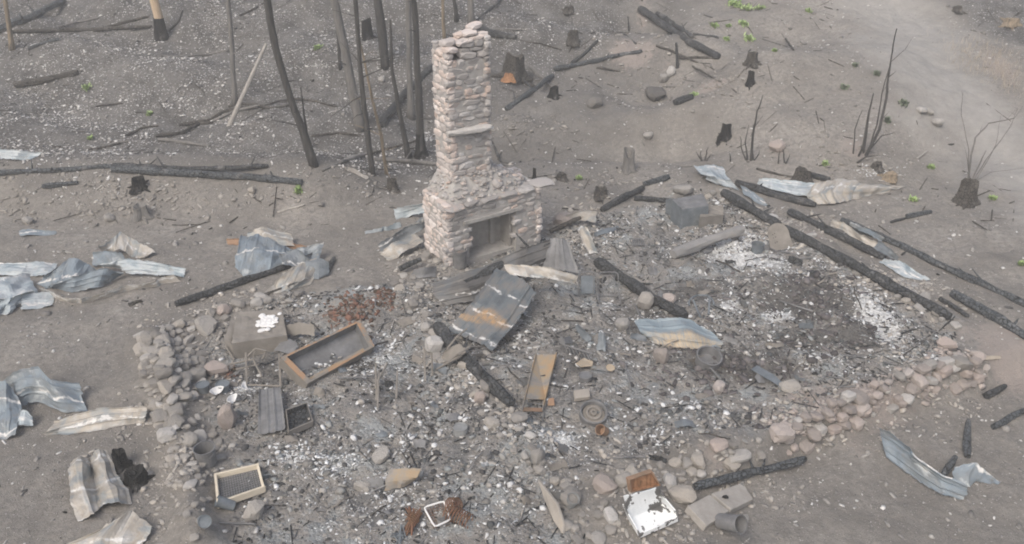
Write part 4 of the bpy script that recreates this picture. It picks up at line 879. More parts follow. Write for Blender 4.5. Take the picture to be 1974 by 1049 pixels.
# rusty freezer case lying open
fz, q, n = open_box('rust rimmed freezer case lying open in the left room', quadp([(541,690,.50),(694,617,.55),(722,668,.22),(592,741,.14)]), .26, .075, ('boxbrown','rimrust','steel'), 'freezer case', 'freezer_case', .012)
for s in range(26):
    u, v = R.uniform(.12, .85), R.uniform(.35, .8); p = bil(q, u, v)-n*.18
mb = MB()
for s in range(34):
    p = bil(q, R.uniform(.1, .6), R.uniform(.45, .75))-n*R.uniform(.165, .175); mb.stone(p, (R.uniform(.015, .05), R.uniform(.01, .03), .01), NR, 1, 6, rotz(R.uniform(0, 6)))
o = mb.build('debris', 'rubble'); o['kind'] = 'stuff'
mb = MB(); a, b_ = bil(q, .1, .86)-n*.13, bil(q, .9, .86)-n*.13; mb.bar(a, b_, .09, .015, n); mb.build('inner_ledge', 'rustgrey', fz)
# scorched cabinet with plaster
def cabinet(label, base, hts, m, name, cat, sideb=None):
    """base: four ground pixels TL TR BR BL; hts: heights of the four top corners"""
    b = [at(px, py) for px, py in base]; b = [np.array([p[0], p[1], p[2]-.04]) for p in b]
    tq = [p+np.array([0, 0, h+.04]) for p, h in zip(b, hts)]; cen = sum(b)/4
    t = thing(name, cen); tag(t, label, cat)
    MB().add(b+tq, [(0, 4, 5, 1), (1, 5, 6, 2), (2, 6, 7, 3), (3, 7, 4, 0)]).build('side_panels', sideb or m, t, solid=.012)
    n_ = 9; G = np.zeros((n_, n_, 3))
    for i in range(n_):
        for j in range(n_):
            G[i, j] = bil(tq, j/(n_-1), i/(n_-1)); 
            if 0 < i < n_-1 and 0 < j < n_-1: G[i, j, 2] += -.025+.025*R.random()
    MB().surf(G).build('top_panel', m, t, solid=.012)
    return t, tq
cb, tq = cabinet('scorched brown cabinet with broken white plaster on its top', [(462,634),(548,628),(557,676),(453,692)], [.36,.36,.33,.33], 'boxbrown', 'metal_cabinet', 'cabinet')
mb = MB()
for k in range(60):
    p = bil(tq, .66+R.gauss(0, .09), .42+R.gauss(0, .13))+ez*(.004+.012*R.random()); s_ = R.uniform(.02, .07); mb.stone(p, (s_*1.1, s_*.9, .016), NR, 2, 8, rotz(R.uniform(0, 6)))
o = mb.build('plaster_chunks', 'plaster'); o['kind'] = 'stuff'
sheet('torn brown steel flap at the left side of the scorched cabinet', [[(446,612,.42),(453,618,.4)],[(432,655,.25),(446,662,.22)],[(446,690,.03),(458,686,.03)]], 'boxbrown', 1, 0, .03, 'u', 71)
sheet('grey steel plate between the cabinet and the freezer case', [[(540,660,.2),(558,652,.22),(574,664,.16)],[(528,678,.05),(550,680,.06),(566,684,.03)]], 'steel', 1, 0, .02, 'u', 72)
sheet('dark curved steel drum shell behind the freezer case', [[(548,628,.3),(576,622,.35),(604,626,.3)],[(550,645,.15),(580,645,.2),(606,648,.12)]], 'boxbrown', 1, 0, .02, 'u', 73)
# bent wire frame in front
def wire(name, label, paths, wpx, m, cat, group=None, n=5):
    t = None; mb = MB()
    for pth in paths:
        P = [at(*p) for p in pth]; mb.tube(P, wpx*ppm(P[0])/2, n)
    o = mb.build(name, m); tag(o, label, cat, group); return o
wire('twisted_wire', 'tangled brown metal frame before the scorched cabinet', [[(444,702,.1),(488,693,.25),(492,672,.4),(514,676,.4),(506,692,.25)],[(488,693,.25),(505,726,.05)],[(474,680,.3),(476,742,.05)],[(476,742,.05),(540,744,.05)],[(455,712,.1),(500,702,.12)],[(436,668,.2),(452,694,.05)],[(478,686,.3),(492,672,.4)],[(538,682,.35),(541,748,.05)]], 4, 'boxbrown', 'wire frame')
# ribbed grey panel
sheet('grey ribbed steel panel lying on the left room floor', [[(500,752,.16),(514,750,.2),(528,748,.2),(541,747,.16)],[(500,795,.14),(516,794,.17),(532,792,.17),(546,790,.14)],[(500,838,.06),(518,836,.1),(534,832,.1),(551,828,.06)]], 'steel', 3, .035, .008, 'v', 74, .006, 'ribbed_panel')
open_box('small dark metal drawer beside the ribbed panel', quadp([(550,790,.14),(592,776,.14),(604,812,.10),(556,832,.10)]), .1, .02, ('boxbrown','boxbrown','char'), 'drawer', 'metal_tray', .004)
# sieve with new wooden frame
q = quadp([(415,914,.16),(496,895,.16),(507,938,.14),(420,968,.14)]); n = normal(q)
sv_ = thing('wooden_sieve', sum(q)/4-n*.12); tag(sv_, 'fresh pine framed wire sieve lying on the rubble', 'sieve')
for i, j in ((0, 1), (1, 2), (2, 3), (3, 0)):
    d = (q[j]-q[i])/np.linalg.norm(q[j]-q[i]); ext = .02 if i % 2 == 0 else -.012
    mb = MB().bar(q[i]-d*ext-n*.05, q[j]+d*ext-n*.05, .035, .10, n); mb.build('frame_board', 'newwood', sv_)
iq = [lerp(p, sum(q)/4, .03)-n*.075 for p in q]; MB().add(iq, [(0, 1, 2, 3)]).build('wire_screen', 'screen', sv_, solid=.004)
mb = MB()
for k in range(18): a = k/17; mb.tube([lerp(iq[0], iq[1], a)+n*.004, lerp(iq[3], iq[2], a)+n*.004], .0018, 4)
for k in range(12): a = k/11; mb.tube([lerp(iq[0], iq[3], a)+n*.004, lerp(iq[1], iq[2], a)+n*.004], .0018, 4)
mb.build('wire_grid', 'steel', sv_)
# buckets, pots and cans
CG = 'burnt cans and pots in the rubble'
def can(label, px, py, wpx, hpx, m, tilt=(0, 0), name='can', cat='can', openf=True, handle=False, rims=True, group=None, taper=.88):
    b = at(px, py, -.02); k = ppm(b); r = wpx*k/2; h = hpx*k*1.05
    ax = np.array([tilt[0], tilt[1], 1.]); ax /= np.linalg.norm(ax)
    if tilt != (0, 0): b = b+ez*r*.75*min(1, math.hypot(*tilt))
    t = thing(name, b); tag(t, label, cat, group)
    pr = [(0.001, 0), (r*taper, 0), (r*(taper+1)/2, h*.5), (r, h)]
    pr += [(r*.94, h), (r*.86, h*.12), (.001, h*.12)] if openf else [(r*.97, h+.004), (r*.9, h-.01), (.001, h-.01)]
    MB().lathe(b, pr, 22, ax).build('body', m, t, smooth=False)
    if rims: MB().lathe(b+ax*h, [(r*1.0, -.012), (r*1.05, -.012), (r*1.05, .006), (r*.96, .006)], 22, ax).build('rim', m, t)
    if handle:
        u = np.array([1., 0, 0]); P = [b+ax*(h*.92)+u*r*1.03*math.cos(a)+np.array([0, -1., 0])*r*.9*math.sin(a)-ez*.10*math.sin(a) for a in np.linspace(0, math.pi, 12)]
        MB().tube(P, .005, 5).build('handle', 'steel', t)
    return t
can('dented grey steel bucket standing on the left stone wall', 400, 893, 40, 36, 'steel', name='bucket', cat='bucket', handle=True)
can('grey metal bucket standing at the left foot of the fireplace', 886, 513, 30, 34, 'steel', name='bucket', cat='bucket', handle=True)
can('small square looking pail on the white ash pile', 1459, 486, 24, 17, 'steelblue', name='bucket', cat='pail')
can('left one of two squat lidded cans by the left wall', 393, 755, 25, 16, 'steelblue', openf=False)
can('right one of two squat lidded cans by the left wall', 431, 754, 26, 16, 'steelblue', openf=False)
can('blue grey paint can tipped below the sieve frame', 452, 982, 22, 32, 'steelblue', (-1.6, -.25), openf=False)
can('grey can lying near the lower left stones', 392, 1010, 24, 26, 'steelblue', (.8, -1.2), openf=False)
can('blue grey pot standing alone in the front room rubble', 888, 835, 28, 15, 'bluerock', openf=False, rims=False, taper=1.05, name='pot', cat='pot')
can('crushed bluish pot in the rubble beside the pink slab', 1098, 975, 24, 22, 'bluerock', (.3, -.3), name='pot', cat='pot')
can('short stove pipe length lying at the bottom right', 1386, 1014, 34, 50, 'steel', (1.1, -1.3), name='stove_pipe', cat='pipe')
can('little rusty tin near the wheel', 1166, 838, 20, 20, 'rust', (-.8, -.8))
can('squashed round tin on the rubble above the wheel', 1128, 735, 26, 14, 'steel', openf=False, rims=False)
can('thin walled drum hoop lying below the leaf shaped sheet', 1362, 703, 48, 19, 'steel', (.12, -.25), name='drum_hoop', cat='drum', taper=1.0)
# car wheel
b = at(1144, 798, .08); k = ppm(b); r = 27*k; ax = np.array([.05, -.35, 1.]); ax /= np.linalg.norm(ax)
wt = thing('wheel_disc', b-ez*.08); tag(wt, 'burnt round steel wheel lying flat in the rubble', 'wheel')
MB().lathe(b, [(r*.8, -.07), (r, -.07), (r*1.0, .07), (r*.93, .08), (r*.86, .06), (r*.8, -.02), (r*.8, -.07)], 30, ax).build('rim', 'steel', wt, smooth=False)
MB().lathe(b, [(r*.82, -.01), (r*.62, .01), (r*.56, .045), (r*.42, .05), (r*.36, .01), (r*.26, .005), (r*.22, .05), (r*.12, .055), (r*.1, .01), (.001, .01)], 30, ax).build('disc', 'boxbrown', wt)
# channel tray
q = quadp([(1034,684,.16),(1073,684,.16),(1046,794,.10),(1007,793,.10)]); n = normal(q)
tr = thing('channel_tray', sum(q)/4-n*.1); tag(tr, 'long rusty channel tray with a slotted lower end', 'metal tray')
V = [bil(q, 0, 0), bil(q, 1, 0), bil(q, 1, .80), bil(q, 0, .80)]; MB().add(V, [(0, 1, 2, 3)]).build('plate', 'rustgrey', tr, solid=.008)
V = [bil(q, 0, .94), bil(q, 1, .94), bil(q, 1, 1), bil(q, 0, 1)]; MB().add(V, [(0, 1, 2, 3)]).build('end_plate', 'rust', tr, solid=.008)
for u in (0, .999): mb = MB().bar(bil(q, u, 0)+n*.02, bil(q, u, 1)+n*.02, .012, .06, n); mb.build('flange', 'rustgrey', tr)
mb = MB(); mb.bar(bil(q, .05, .87), bil(q, .95, .87), .015, .01, n); mb.build('slot_bar', 'steel', tr)
# enamel basin with rust panel
A = quadp([(1204,958,.42),(1270,938,.42),(1306,1000,.14),(1232,1037,.12)])
sk = thing('enamel_basin', sum(A)/4*np.array([1, 1, 0])+ez*gz(*(sum(A)/4)[:2])); tag(sk, 'chipped white enamel cooker shell tipped open in front', 'cooker shell')
bt = [at(1200,985), at(1272,960), at(1306,1008), at(1228,1040)]
bk = quadp([(1202,957,.42),(1272,937,.42)])
fl_ = [at(1212,1000,.05), at(1278,972,.05), at(1306,1004,.06), at(1233,1036,.06)]
MB().surf(np.array([[lerp(bk[0], bk[1], t)+np.array([0, 0, R.uniform(-.02, .01)]) for t in np.linspace(0, 1, 9)], [lerp(fl_[0], fl_[1], t) for t in np.linspace(0, 1, 9)]])).build('back_panel', 'enamel', sk, solid=.015)
MB().surf(np.array([[lerp(fl_[0], fl_[1], t) for t in np.linspace(0, 1, 6)], [lerp(fl_[3], fl_[2], t) for t in np.linspace(0, 1, 6)]])).build('floor_panel', 'enamel', sk, solid=.015)
up_ = ez*.13
MB().add([fl_[1], fl_[2], fl_[2]+up_, bk[1]-ez*.1], [(0, 1, 2, 3)]).build('side_panel', 'enamel', sk, solid=.015)
MB().add([fl_[0], fl_[3], fl_[3]+ez*.06, bk[0]-ez*.14], [(0, 1, 2, 3)]).build('side_panel', 'enamel', sk, solid=.015)
mb = MB().bar(fl_[3]+ez*.03, fl_[2]+ez*.03, .02, .07); mb.build('front_rail', 'enamel', sk)
open_box('orange rusted tray standing behind the white enamel shell', quadp([(1212,925,.42),(1258,909,.42),(1274,936,.2),(1216,950,.2)]), .07, .02, ('rust','rust','orangestump'), 'tray', 'rusty_tray', .004)
# grey steel cabinet at the back
cabinet('grey steel box standing near the back corner of the ruin', [(1292,424),(1350,412),(1362,432),(1312,442)], [.52,.52,.46,.50], 'steel', 'steel_box', 'metal box', 'steelblue')
MB_ = cabinet('dark scorched crate joined beside the grey steel box', [(1352,420),(1392,415),(1392,434),(1346,442)], [.30,.26,.26,.30], 'boxbrown', 'scorched_crate', 'crate')
sheet('dark sheet standing at the left of the grey steel box', [[(1284,384,.42),(1300,382,.42)],[(1283,412,.03),(1298,416,.03)]], 'steelblue', 1, 0, .01, 'u', 75)
# red pipe
log('water_pipe', 'tapered red and grey steel pipe leaning over the white ash', [(1298,491,.02),(1360,466,.1),(1432,442,.2)], 22, 'redpipe', None, 'pipe', taper=.75, wob_=0)
# propped plate with holes
b = at(1508, 482); k = ppm(b); pl = thing('round_ended_plate', b); tag(pl, 'grey steel plate with a rounded top propped on the long beam', 'metal plate')
pts = []; wd = 22*k; hh = 52*k
for a in np.linspace(0, math.pi, 14): pts.append((wd*math.cos(a), hh*.62+hh*.42*math.sin(a)))
pts = [(wd*1.05, .0)]+pts+[(-wd*1.05, .0)]
lean = np.array([-.18, .62, .76]); rt = np.array([.97, .2, .06])
V = [b+rt*x+lean*y for x, y in pts]; MB().add(V, [tuple(range(len(V)))]).build('plate', 'boxbrown', pl, solid=.012)
mb = MB()
for (x, y) in [(-.55,.62),(-.35,.66),(-.55,.5),(-.33,.52),(-.5,.3),(-.3,.33)]:
    p = b+rt*x*wd+lean*y*hh+np.cross(rt, lean)*.0; nn = np.cross(rt, lean); nn = nn if nn[1] < 0 else -nn; mb.lathe(p+nn*.007, [(.001, 0), (.012, 0)], 8, nn)
mb.build('bolt_holes', 'black', pl)
# chair frames
def chair_frame(label, px, py, wpx, hpx):
    b = at(px, py); k = ppm(b); w2 = wpx*k/2; h = hpx*k
    t = thing('wire_chair', b); tag(t, label, 'chair')
    tip = np.array([0, .5, .86])
    def loop(o, w_, hh_, up): 
        P = []
        for a in np.linspace(0, 2*math.pi, 25)[:-1]:
            c, s = math.cos(a), math.sin(a); e = .35
            P.append(o+np.array([1., 0, 0])*w_*np.sign(c)*abs(c)**e+up*(hh_/2+hh_/2*np.sign(s)*abs(s)**e))
        return P
    MB().tube(loop(b+ez*.02, w2, h*1.15, tip), .011, 6, close=True).build('back_frame', 'steel', t)
    MB().tube(loop(b+ez*.02, w2*.62, h*1.0, tip), .008, 6, close=True).build('inner_loop', 'steel', t)
    MB().tube([b+np.array([-w2, 0, .02]), b+np.array([w2, 0, .02])], .01, 6).build('cross_bar', 'steel', t)
    for sx in (-1, 1): MB().tube([b+np.array([sx*w2, 0, .1]), b+np.array([sx*w2*1.1, -.28, .02])], .01, 6).build('leg', 'steel', t)
    return t
wch = chair_frame('wire chair back with a dark seat beside the folded flap', 1133, 572, 36, 40)
chair_frame('pale wire chair frame standing next to the thick interior beam', 1173, 572, 38, 40)
G = np.array([[at(1120,532,.35), at(1146,532,.35)], [at(1120,566,.05), at(1147,566,.05)]]); MB().surf(G).build('seat', 'steelblue', wch, solid=.01)
wire('grille_rack', 'pale wire grille lying in the ash by the red pipe', [[(1214+4*i,460,.05),(1218+4*i,473,.05)] for i in range(7)]+[[(1213,460,.06),(1239,460,.06)],[(1217,474,.06),(1243,472,.06)]], 2.0, 'steel', 'grille')
wire('bent_hoop', 'thin bent hoop of steel lying on the dark floor', [[(1328+24*math.cos(a)+24,585-16*math.sin(a),.12) for a in np.linspace(-.2, 3.4, 16)],[(1336,578,.15),(1350,612,.02)],[(1368,576,.15),(1366,606,.02)]], 4, 'steelblue', 'hoop')
wire('spring_comb', 'row of bent spring wires in the centre rubble', [[(1088+7*i,664+2.4*i,.14),(1094+7*i,680+2*i,.02)] for i in range(8)]+[[(1085,664,.14),(1142,682,.14)]], 3, 'steel', 'spring')
# bracket with panel on the beam end
sheet('small brown panel on bent bars by the heavy beam', [[(856,676,.25),(884,662,.3),(898,674,.28)],[(850,690,.1),(868,700,.12),(890,688,.18)]], 'boxbrown', 1, 0, .01, 'u', 77)
wire('bent_bars', 'bent steel bars crossing the heavy beam end', [[(850,708,.05),(884,682,.3),(905,668,.35),(930,668,.3)],[(862,672,.3),(882,648,.4),(900,634,.45)],[(842,712,.05),(870,696,.2),(898,678,.3)]], 4, 'boxbrown', 'metal bars')
for lb, pth in [('tallest iron rod standing in the left room rubble', [(724,700,.4),(726,772,.02)]),('iron rod right beside the tallest one', [(730,716,.3),(728,790,.02)]),('iron rod left of the small brown panel', [(818,672,.4),(820,735,.02)]),('short iron rod below the small brown panel', [(832,680,.4),(834,722,.02)]),('iron rod leaning in the middle of the left rubble', [(746,700,.2),(720,752,.02)]),('thin iron rod in the rubble below the freezer case', [(766,716,.25),(764,768,.02)])]: wire('iron_rod', lb, [pth], 4, 'boxbrown', 'rod', 'iron rods in the left rubble')
# basket, springs
t = thing('wire_basket', at(846, 992)); tag(t, 'white rimmed wire basket lying among rusty springs', 'basket')
q = quadp([(817,978,.14),(856,966,.14),(868,1002,.12),(838,1016,.12)])
P = []
for i in range(4):
    a, b_, c_ = q[i-1], q[i], q[(i+1) % 4]; P += [lerp(b_, a, .18), lerp(b_, lerp(a, c_, .5), .06), lerp(b_, c_, .18)]
MB().tube(P, .014, 6, close=True).build('rim', 'plaster', t)
mb = MB(); n = normal(q)
for i in range(8):
    a = i/7; mb.tube([bil(q, a, .04), bil(q, a, .1)-n*.1, bil(q, a, .9)-n*.1, bil(q, a, .96)], .004, 4)
    mb.tube([bil(q, .04, a), bil(q, .1, a)-n*.1, bil(q, .9, a)-n*.1, bil(q, .96, a)], .004, 4)
mb.build('wire_cage', 'rustdark', t)
def coil(label, p0, p1, rpx, turns, m, wr=.006, seed=0):
    a, b_ = at(*p0), at(*p1); k = ppm(a); r = rpx*k; d = b_-a; L = np.linalg.norm(d); d /= L; u = np.cross(d, ez); u /= np.linalg.norm(u); v = np.cross(u, d)
    P = [a+d*L*s+(u*math.cos(s*turns*6.283)+v*math.sin(s*turns*6.283))*r*(1-.2*s) for s in np.linspace(0, 1, int(turns*12))]
    o = MB().tube(P, wr, 5).build('coil_spring', m); tag(o, label, 'spring', None)
coil('orange rusty coil spring curving right of the wire basket', (862,984,.1), (908,1006,.06), 17, 9, 'rustdark', .009)
coil('tall brown coil of springs behind the white rimmed basket', (868,976,.12), (884,972,.2), 16, 5, 'rustdark', .008)
coil('loose brown spring left of the wire basket', (790,1010,.05), (806,986,.1), 11, 7, 'rustdark', .007)
wire('wire_tangle', 'spread bunch of rusty wires left of the wire basket', [[(780+R.uniform(-4, 20),1030+R.uniform(-8, 4),.02),(795+R.uniform(-8, 12),1005,.1),(780+R.uniform(0, 34),985+R.uniform(-8, 6),.12)] for _ in range(16)], 2.5, 'rustdark', 'wires')
wire('wire_tangle', 'dark blue grey bunch of wires at the bottom of the front room', [[(770,1028,.04),(760+R.uniform(-10, 24),1020+R.uniform(-10, 20),.06),(752+R.uniform(-10, 34),1040+R.uniform(-6, 14),.02)] for _ in range(12)], 2.5, 'steelblue', 'wires')
# rusty casing
sheet('bent rusty box casing in the front room', [[(752,906,.22),(782,902,.28),(813,903,.22)],[(744,926,.16),(775,924,.22),(802,924,.2)],[(742,948,.02),(772,940,.06),(800,930,.05)]], 'rustgrey', 1, 0, .02, 'u', 78)
sheet('dull grey metal tray left of the rusty box casing', [[(700,924,.12),(738,920,.14)],[(702,942,.02),(740,944,.02)]], 'steel', 1, 0, .015, 'u', 79)
# pink slab, discs, concrete
def slab(name, label, pts, th, m, cat, jit=.0):
    q = [at(*p) for p in pts]; n = np.cross(q[1]-q[0], q[-1]-q[0]); n /= np.linalg.norm(n); n = n if n[2] > 0 else -n
    N_ = len(q); V = q+[p-n*th for p in q]
    f = [tuple(range(N_)), tuple(range(2*N_-1, N_-1, -1))]+[(i, N_+i, N_+(i+1) % N_, (i+1) % N_) for i in range(N_)]
    o = MB().add(V, f).build(name, m); md = o.modifiers.new('edge', 'BEVEL'); md.width = .012; md.segments = 2; tag(o, label, cat); return o
slab('stone_slab', 'long pink and grey slab standing on edge in front', [(1036,925,.2),(1052,945,.22),(1072,970,.22),(1086,1012,.1),(1084,1030,.02),(1066,1004,.05),(1050,965,.08)], .05, 'pinkboard', 'slab')
slab('concrete_block', 'concrete slab with a dark stain, front one of a pair', [(1325,975,.14),(1368,953,.16),(1406,985,.14),(1362,1014,.12)], .12, 'concrete', 'concrete slab')
slab('concrete_block', 'concrete slab behind the stained one of the pair', [(1372,951,.16),(1432,930,.14),(1452,962,.12),(1410,983,.14)], .12, 'concrete', 'concrete slab')
o = MB().stone(at(1399,958,.17), (.05, .035, .02), NR, 1, 6).build('charcoal_lump', 'black'); tag(o, 'black charcoal lump on the rear concrete slab', 'charcoal')
o = MB().lathe(at(1177,709,.06), [(.001, .012), (.07, .012), (.08, 0), (.07, -.01)], 18, (.1, -.3, 1)).build('red_disc', 'reddisc'); tag(o, 'small round faded red disc in the centre rubble', 'disc')
slab('flat_stone', 'oval pinkish flat stone lying near the red disc', [(1110,700,.1),(1124,690,.11),(1144,696,.1),(1142,704,.09),(1120,706,.09)], .03, 'reddisc', 'stone')
slab('brick', 'dull red broken brick above the wheel', [(1106,752,.12),(1136,748,.12),(1138,764,.1),(1108,768,.1)], .08, 'pinkboard', 'brick')
slab('steel_bracket', 'small orange bracket beside the channel tray end', [(1057,768,.1),(1068,766,.12),(1070,782,.06),(1056,782,.06)], .02, 'rust', 'bracket')
for (lb, px, py, a) in [('white broken dish piece left of the round cans', 420, 760, .6), ('white broken bowl piece below the round cans', 451, 776, 1.2), ('white china piece by the ribbed panel top', 477, 752, 2.0)]:
    b = at(px, py, .05); k = ppm(b); r = 14*k; G = np.array([[b+rotz(a)@np.array([r*s*math.cos(t), r*s*.7*math.sin(t), .10*s*s]) for t in np.linspace(0, 3.6, 10)] for s in (.15, .45, .75, 1)])
    o = MB().surf(G).build('dish_shard', 'plaster', solid=.008); tag(o, lb, 'dish shard', None)
slab('foundation_board', 'pale wooden board at the right corner of the footing', [(1880,684,.08),(1930,686,.05),(1930,692,.03),(1882,696,.04)], .03, 'tanwood', 'board')
# ------------------------------------------------------------------ loose stones, each its own object
def stone_mesh(name, seed, m, boxy=0., sub=2):
    rs = np.random.RandomState(seed); mb = MB().stone((0, 0, 0), (1, 1, 1), rs, sub, 10 if not boxy else 7, None, boxy)
    me = bpy.data.meshes.new(name); me.from_pydata(mb.verts().tolist(), [], mb.f); me.materials.append(M[m]); return me
def mat_obj(name, stops, extra, bump=.5):
    s = NT(name); o = s.obj(); n = s.noise(1.3, 8, .7, o); r = s.n('ObjectInfo').outputs['Random']
    f = s.math('ADD', s.math('MULTIPLY', r, .72), s.math('MULTIPLY', n, .28))
    col = s.ramp(f, stops); col = s.mix(s.math('MULTIPLY', s.step(s.noise(3.2, 7, .7, s.n('VectorMath', {0: o, 1: s.n('ObjectInfo').outputs['Location']}, operation='ADD').outputs[0]), .5, .68), .55), col, extra)
    return s.done(col, .92, s.noise(5, 8, .75, o), bump, .25)
M['ostone'] = mat_obj('grey_loose_stone', [(.1, lin(132,126,120)), (.35, lin(152,145,138)), (.6, lin(168,160,153)), (.8, lin(174,160,149)), (.95, lin(188,184,179))], lin(142,134,127))
M['opink'] = mat_obj('reddened_loose_stone', [(.1, linr(148,138,131)), (.4, linr(166,151,142)), (.65, linr(180,160,150)), (.9, linr(184,175,168))], lin(160,146,136))
M['opale'] = mat_obj('pale_loose_stone', [(.1, lin(142,136,130)), (.5, lin(170,164,158)), (.9, lin(196,192,187))], lin(150,143,137))
M['odark'] = mat_obj('dark_loose_stone', [(.1, lin(92,88,86)), (.5, lin(116,110,107)), (.9, lin(142,136,131))], lin(112,106,102))
SM = {(m, b): [stone_mesh('stone', 100+i*7+len(m)*31+int(b*9), m, b) for i in range(9)] for m in ('ostone', 'opink', 'opale', 'odark') for b in (0., 1.)}
rk = random.Random(21)
def rock(label, p, size, m='ostone', boxy=0., group=None, sink=.3, name='stone', cat='stone', tilt=.35):
    o = bpy.data.objects.new(name, rk.choice(SM[(m, boxy)])); C.objects.link(o)
    o.scale = size; o.rotation_euler = (rk.gauss(0, tilt*.5), rk.gauss(0, tilt*.5), rk.uniform(0, 6.28) if not boxy else CA+rk.gauss(0, .15)+rk.choice((0, 1.57)))
    o.location = (p[0], p[1], p[2]+size[2]*(1-sink)); tag(o, label, cat, group); return o
def rpx(label, px, py, wpx, hpx, m='ostone', boxy=0., name='stone', cat='stone', group=None):
    b = at(px, py+hpx*.3); k = ppm(b); return rock(label, b, (wpx*k*.52, wpx*k*.42, max(hpx*k*.5, .04)), m, boxy, group, .3, name, cat, .2)
for a in [
 ('smooth dark grey boulder sitting on the upper slope',1262,181,42,26,'odark'), ('dark lumpy rock left of the smooth boulder',1146,199,30,20,'odark'),
 ('pink tan boulder at the foot of the right bank',1498,282,28,22,'opink'), ('upright tan boulder at the edge of the left room',443,806,34,58,'opink'),
 ('standing tan stone by the lower interior beam end',1242,580,28,42,'ostone'), ('round pinkish stone on top of the interior beam',1290,577,28,18,'opink'),
 ('leaning tan stone left of the drum hoop',1275,686,28,38,'opink'), ('pale tan stone above the leaf shaped sheet tip',1200,626,30,24,'opale'),
 ('cream oval stone at the top of the heavy beam',822,632,20,18,'opale'), ('pale block by the small brown panel',838,664,34,32,'opale',1.),
 ('tan brown stone below the channel tray in the inner wall',925,766,24,26,'opink'), ('pale rounded stone left in the front room rubble',735,876,38,22,'opale'),
 ('pinkish block among the front rubble',1165,934,48,30,'opink',1.), ('big dusty lump beside the front pole',1312,952,50,30,'ostone'),
 ('large dusty block at the front rubble edge',1424,878,46,20,'opale'), ('pink flat stone on the front rubble top',1384,858,34,22,'opink'),
 ('big reddish block at the near end of the footing wall',1504,834,48,32,'opink',1.), ('biggest rounded stone in the middle of the footing wall',1654,766,38,26,'opink'),
 ('pale brown stone left of the rusty box casing',700,936,30,22,'ostone'), ('tan stone standing beside the spilled white bits in front',1036,880,28,44,'opale'),
 ('pinkish grey boulder at the right end of the footing wall',1822,664,34,26,'opink'), ('grey boulder at the right corner of the ruin',1848,700,40,34,'ostone'),
 ('pale angular stone near the back corner box',1318,366,36,20,'opale'), ('tan stone pair right of the fireplace',1085,424,42,28,'opink'),
 ('dusty flat stone above the left stone wall',398,628,50,20,'ostone'), ('tan stone at the back of the left stone wall',432,596,30,20,'opink'),
 ('pale round stone beside the dark slat',498,584,26,18,'opale'), ('grey round stone right of the sieve frame',492,984,38,36,'ostone'),
 ('pale stone below the left bank grey stump',212,420,22,14,'opale'), ('pale stone alone on the left bank',55,425,20,16,'opale'),
 ('brown stone on the bank near the green weed',486,367,18,14,'ostone'), ('flat tan stone on the far right bank',1775,213,22,12,'opale'),
 ('pale stone right beside the flat tan one on the bank',1791,216,18,12,'opale'), ('grey flat stone lower right on the road edge',1805,236,24,16,'opale'),
 ('white stone between the dark trunks',736,154,12,12,'opale'), ('pale stone on the track behind the fireplace',1250,262,20,12,'opale'),
 ('tan rock on the orange bank',1278,152,18,22,'opale'), ('grey white rock above it on the orange bank',1292,140,18,20,'opale'),
 ('grey white flat stone on the lower right yard',1433,1000,22,14,'opale'), ('rusty orange stone in the left room corner',418,712,42,30,'opink'),
 ('brown lump under the leaf sheet by the footing',1522,744,38,20,'ostone'), ('tan boulder in rubble below the leaf sheet tip',1385,745,26,24,'opink'),
]: rpx(*a)
# walls: tumbled stones
def in_poly(poly, n, seed):
    rs = np.random.RandomState(seed); P = [np.array(p, float) for p in poly]; lo, hi = np.min(P, 0), np.max(P, 0); out = []
    while len(out) < n:
        q = rs.uniform(lo, hi, (200, 2)); d = sdf(q[:, 0], q[:, 1], P); out += list(q[d < 0])
    return out[:n]
def wall(label, group, poly, n, smin, smax, m, seed, name='wall_stone', boxy=.5, mind=.8):
    kept = []
    for px, py in in_poly(poly, n*5, seed):
        b = at(px, py); s = smin+(smax-smin)*rk.random()**1.6
        if all(math.hypot(b[0]-c[0], b[1]-c[1]) > mind*(s+c[2]) for c in kept):
            kept.append((b[0], b[1], s))
            rock(label, b, (s*rk.uniform(.9, 1.35), s*rk.uniform(.75, 1.1), s*rk.uniform(.4, .75)), m if rk.random() < .82 else ('opale' if m != 'opale' else 'ostone'), 1. if rk.random() < boxy else 0., group, .5, name, 'stone', .35)
        if len(kept) >= n: break
wall('rough grey stone of the tumbled left foundation wall', 'stones of the left foundation wall', [(268,648),(300,634),(352,640),(395,690),(398,740),(350,800),(330,850),(300,820),(282,740)], 110, .06, .15, 'ostone', 1, mind=.60)
wall('dusty stone scattered on the lower part of the left wall', 'stones on the lower left wall', [(300,830),(400,800),(440,880),(410,930),(410,1049),(340,1049),(345,940)], 30, .05, .12, 'ostone', 2)
wall('dusty stone along the back edge of the left room', 'stones along the back of the left room', [(290,640),(430,590),(570,560),(580,575),(450,612),(320,655)], 20, .06, .13, 'ostone', 3)
wall('tan or grey stone of the collapsed inner wall', 'stones of the collapsed inner wall', [(770,580),(815,590),(880,690),(1000,800),(1090,930),(1060,960),(960,840),(840,700)], 36, .05, .13, 'ostone', 4)
wall('loose stone in the rubble heap at the front corner', 'stones in the front rubble heap', [(1090,930),(1200,910),(1260,900),(1480,840),(1470,880),(1320,930),(1200,1000),(1180,1049),(1090,1049)], 40, .05, .14, 'ostone', 5)
wall('pale stone of the low row along the right foundation', 'pale stones along the right foundation', [(1290,370),(1390,350),(1420,385),(1540,440),(1650,500),(1840,610),(1880,660),(1840,640),(1700,560),(1560,470),(1400,400)], 26, .06, .13, 'opale', 6)
wall('stone fallen around the base of the chimney', 'stones round the chimney base', [(740,500),(820,480),(870,525),(1040,480),(1120,410),(1090,440),(960,520),(840,560),(780,600)], 20, .05, .11, 'ostone', 7)
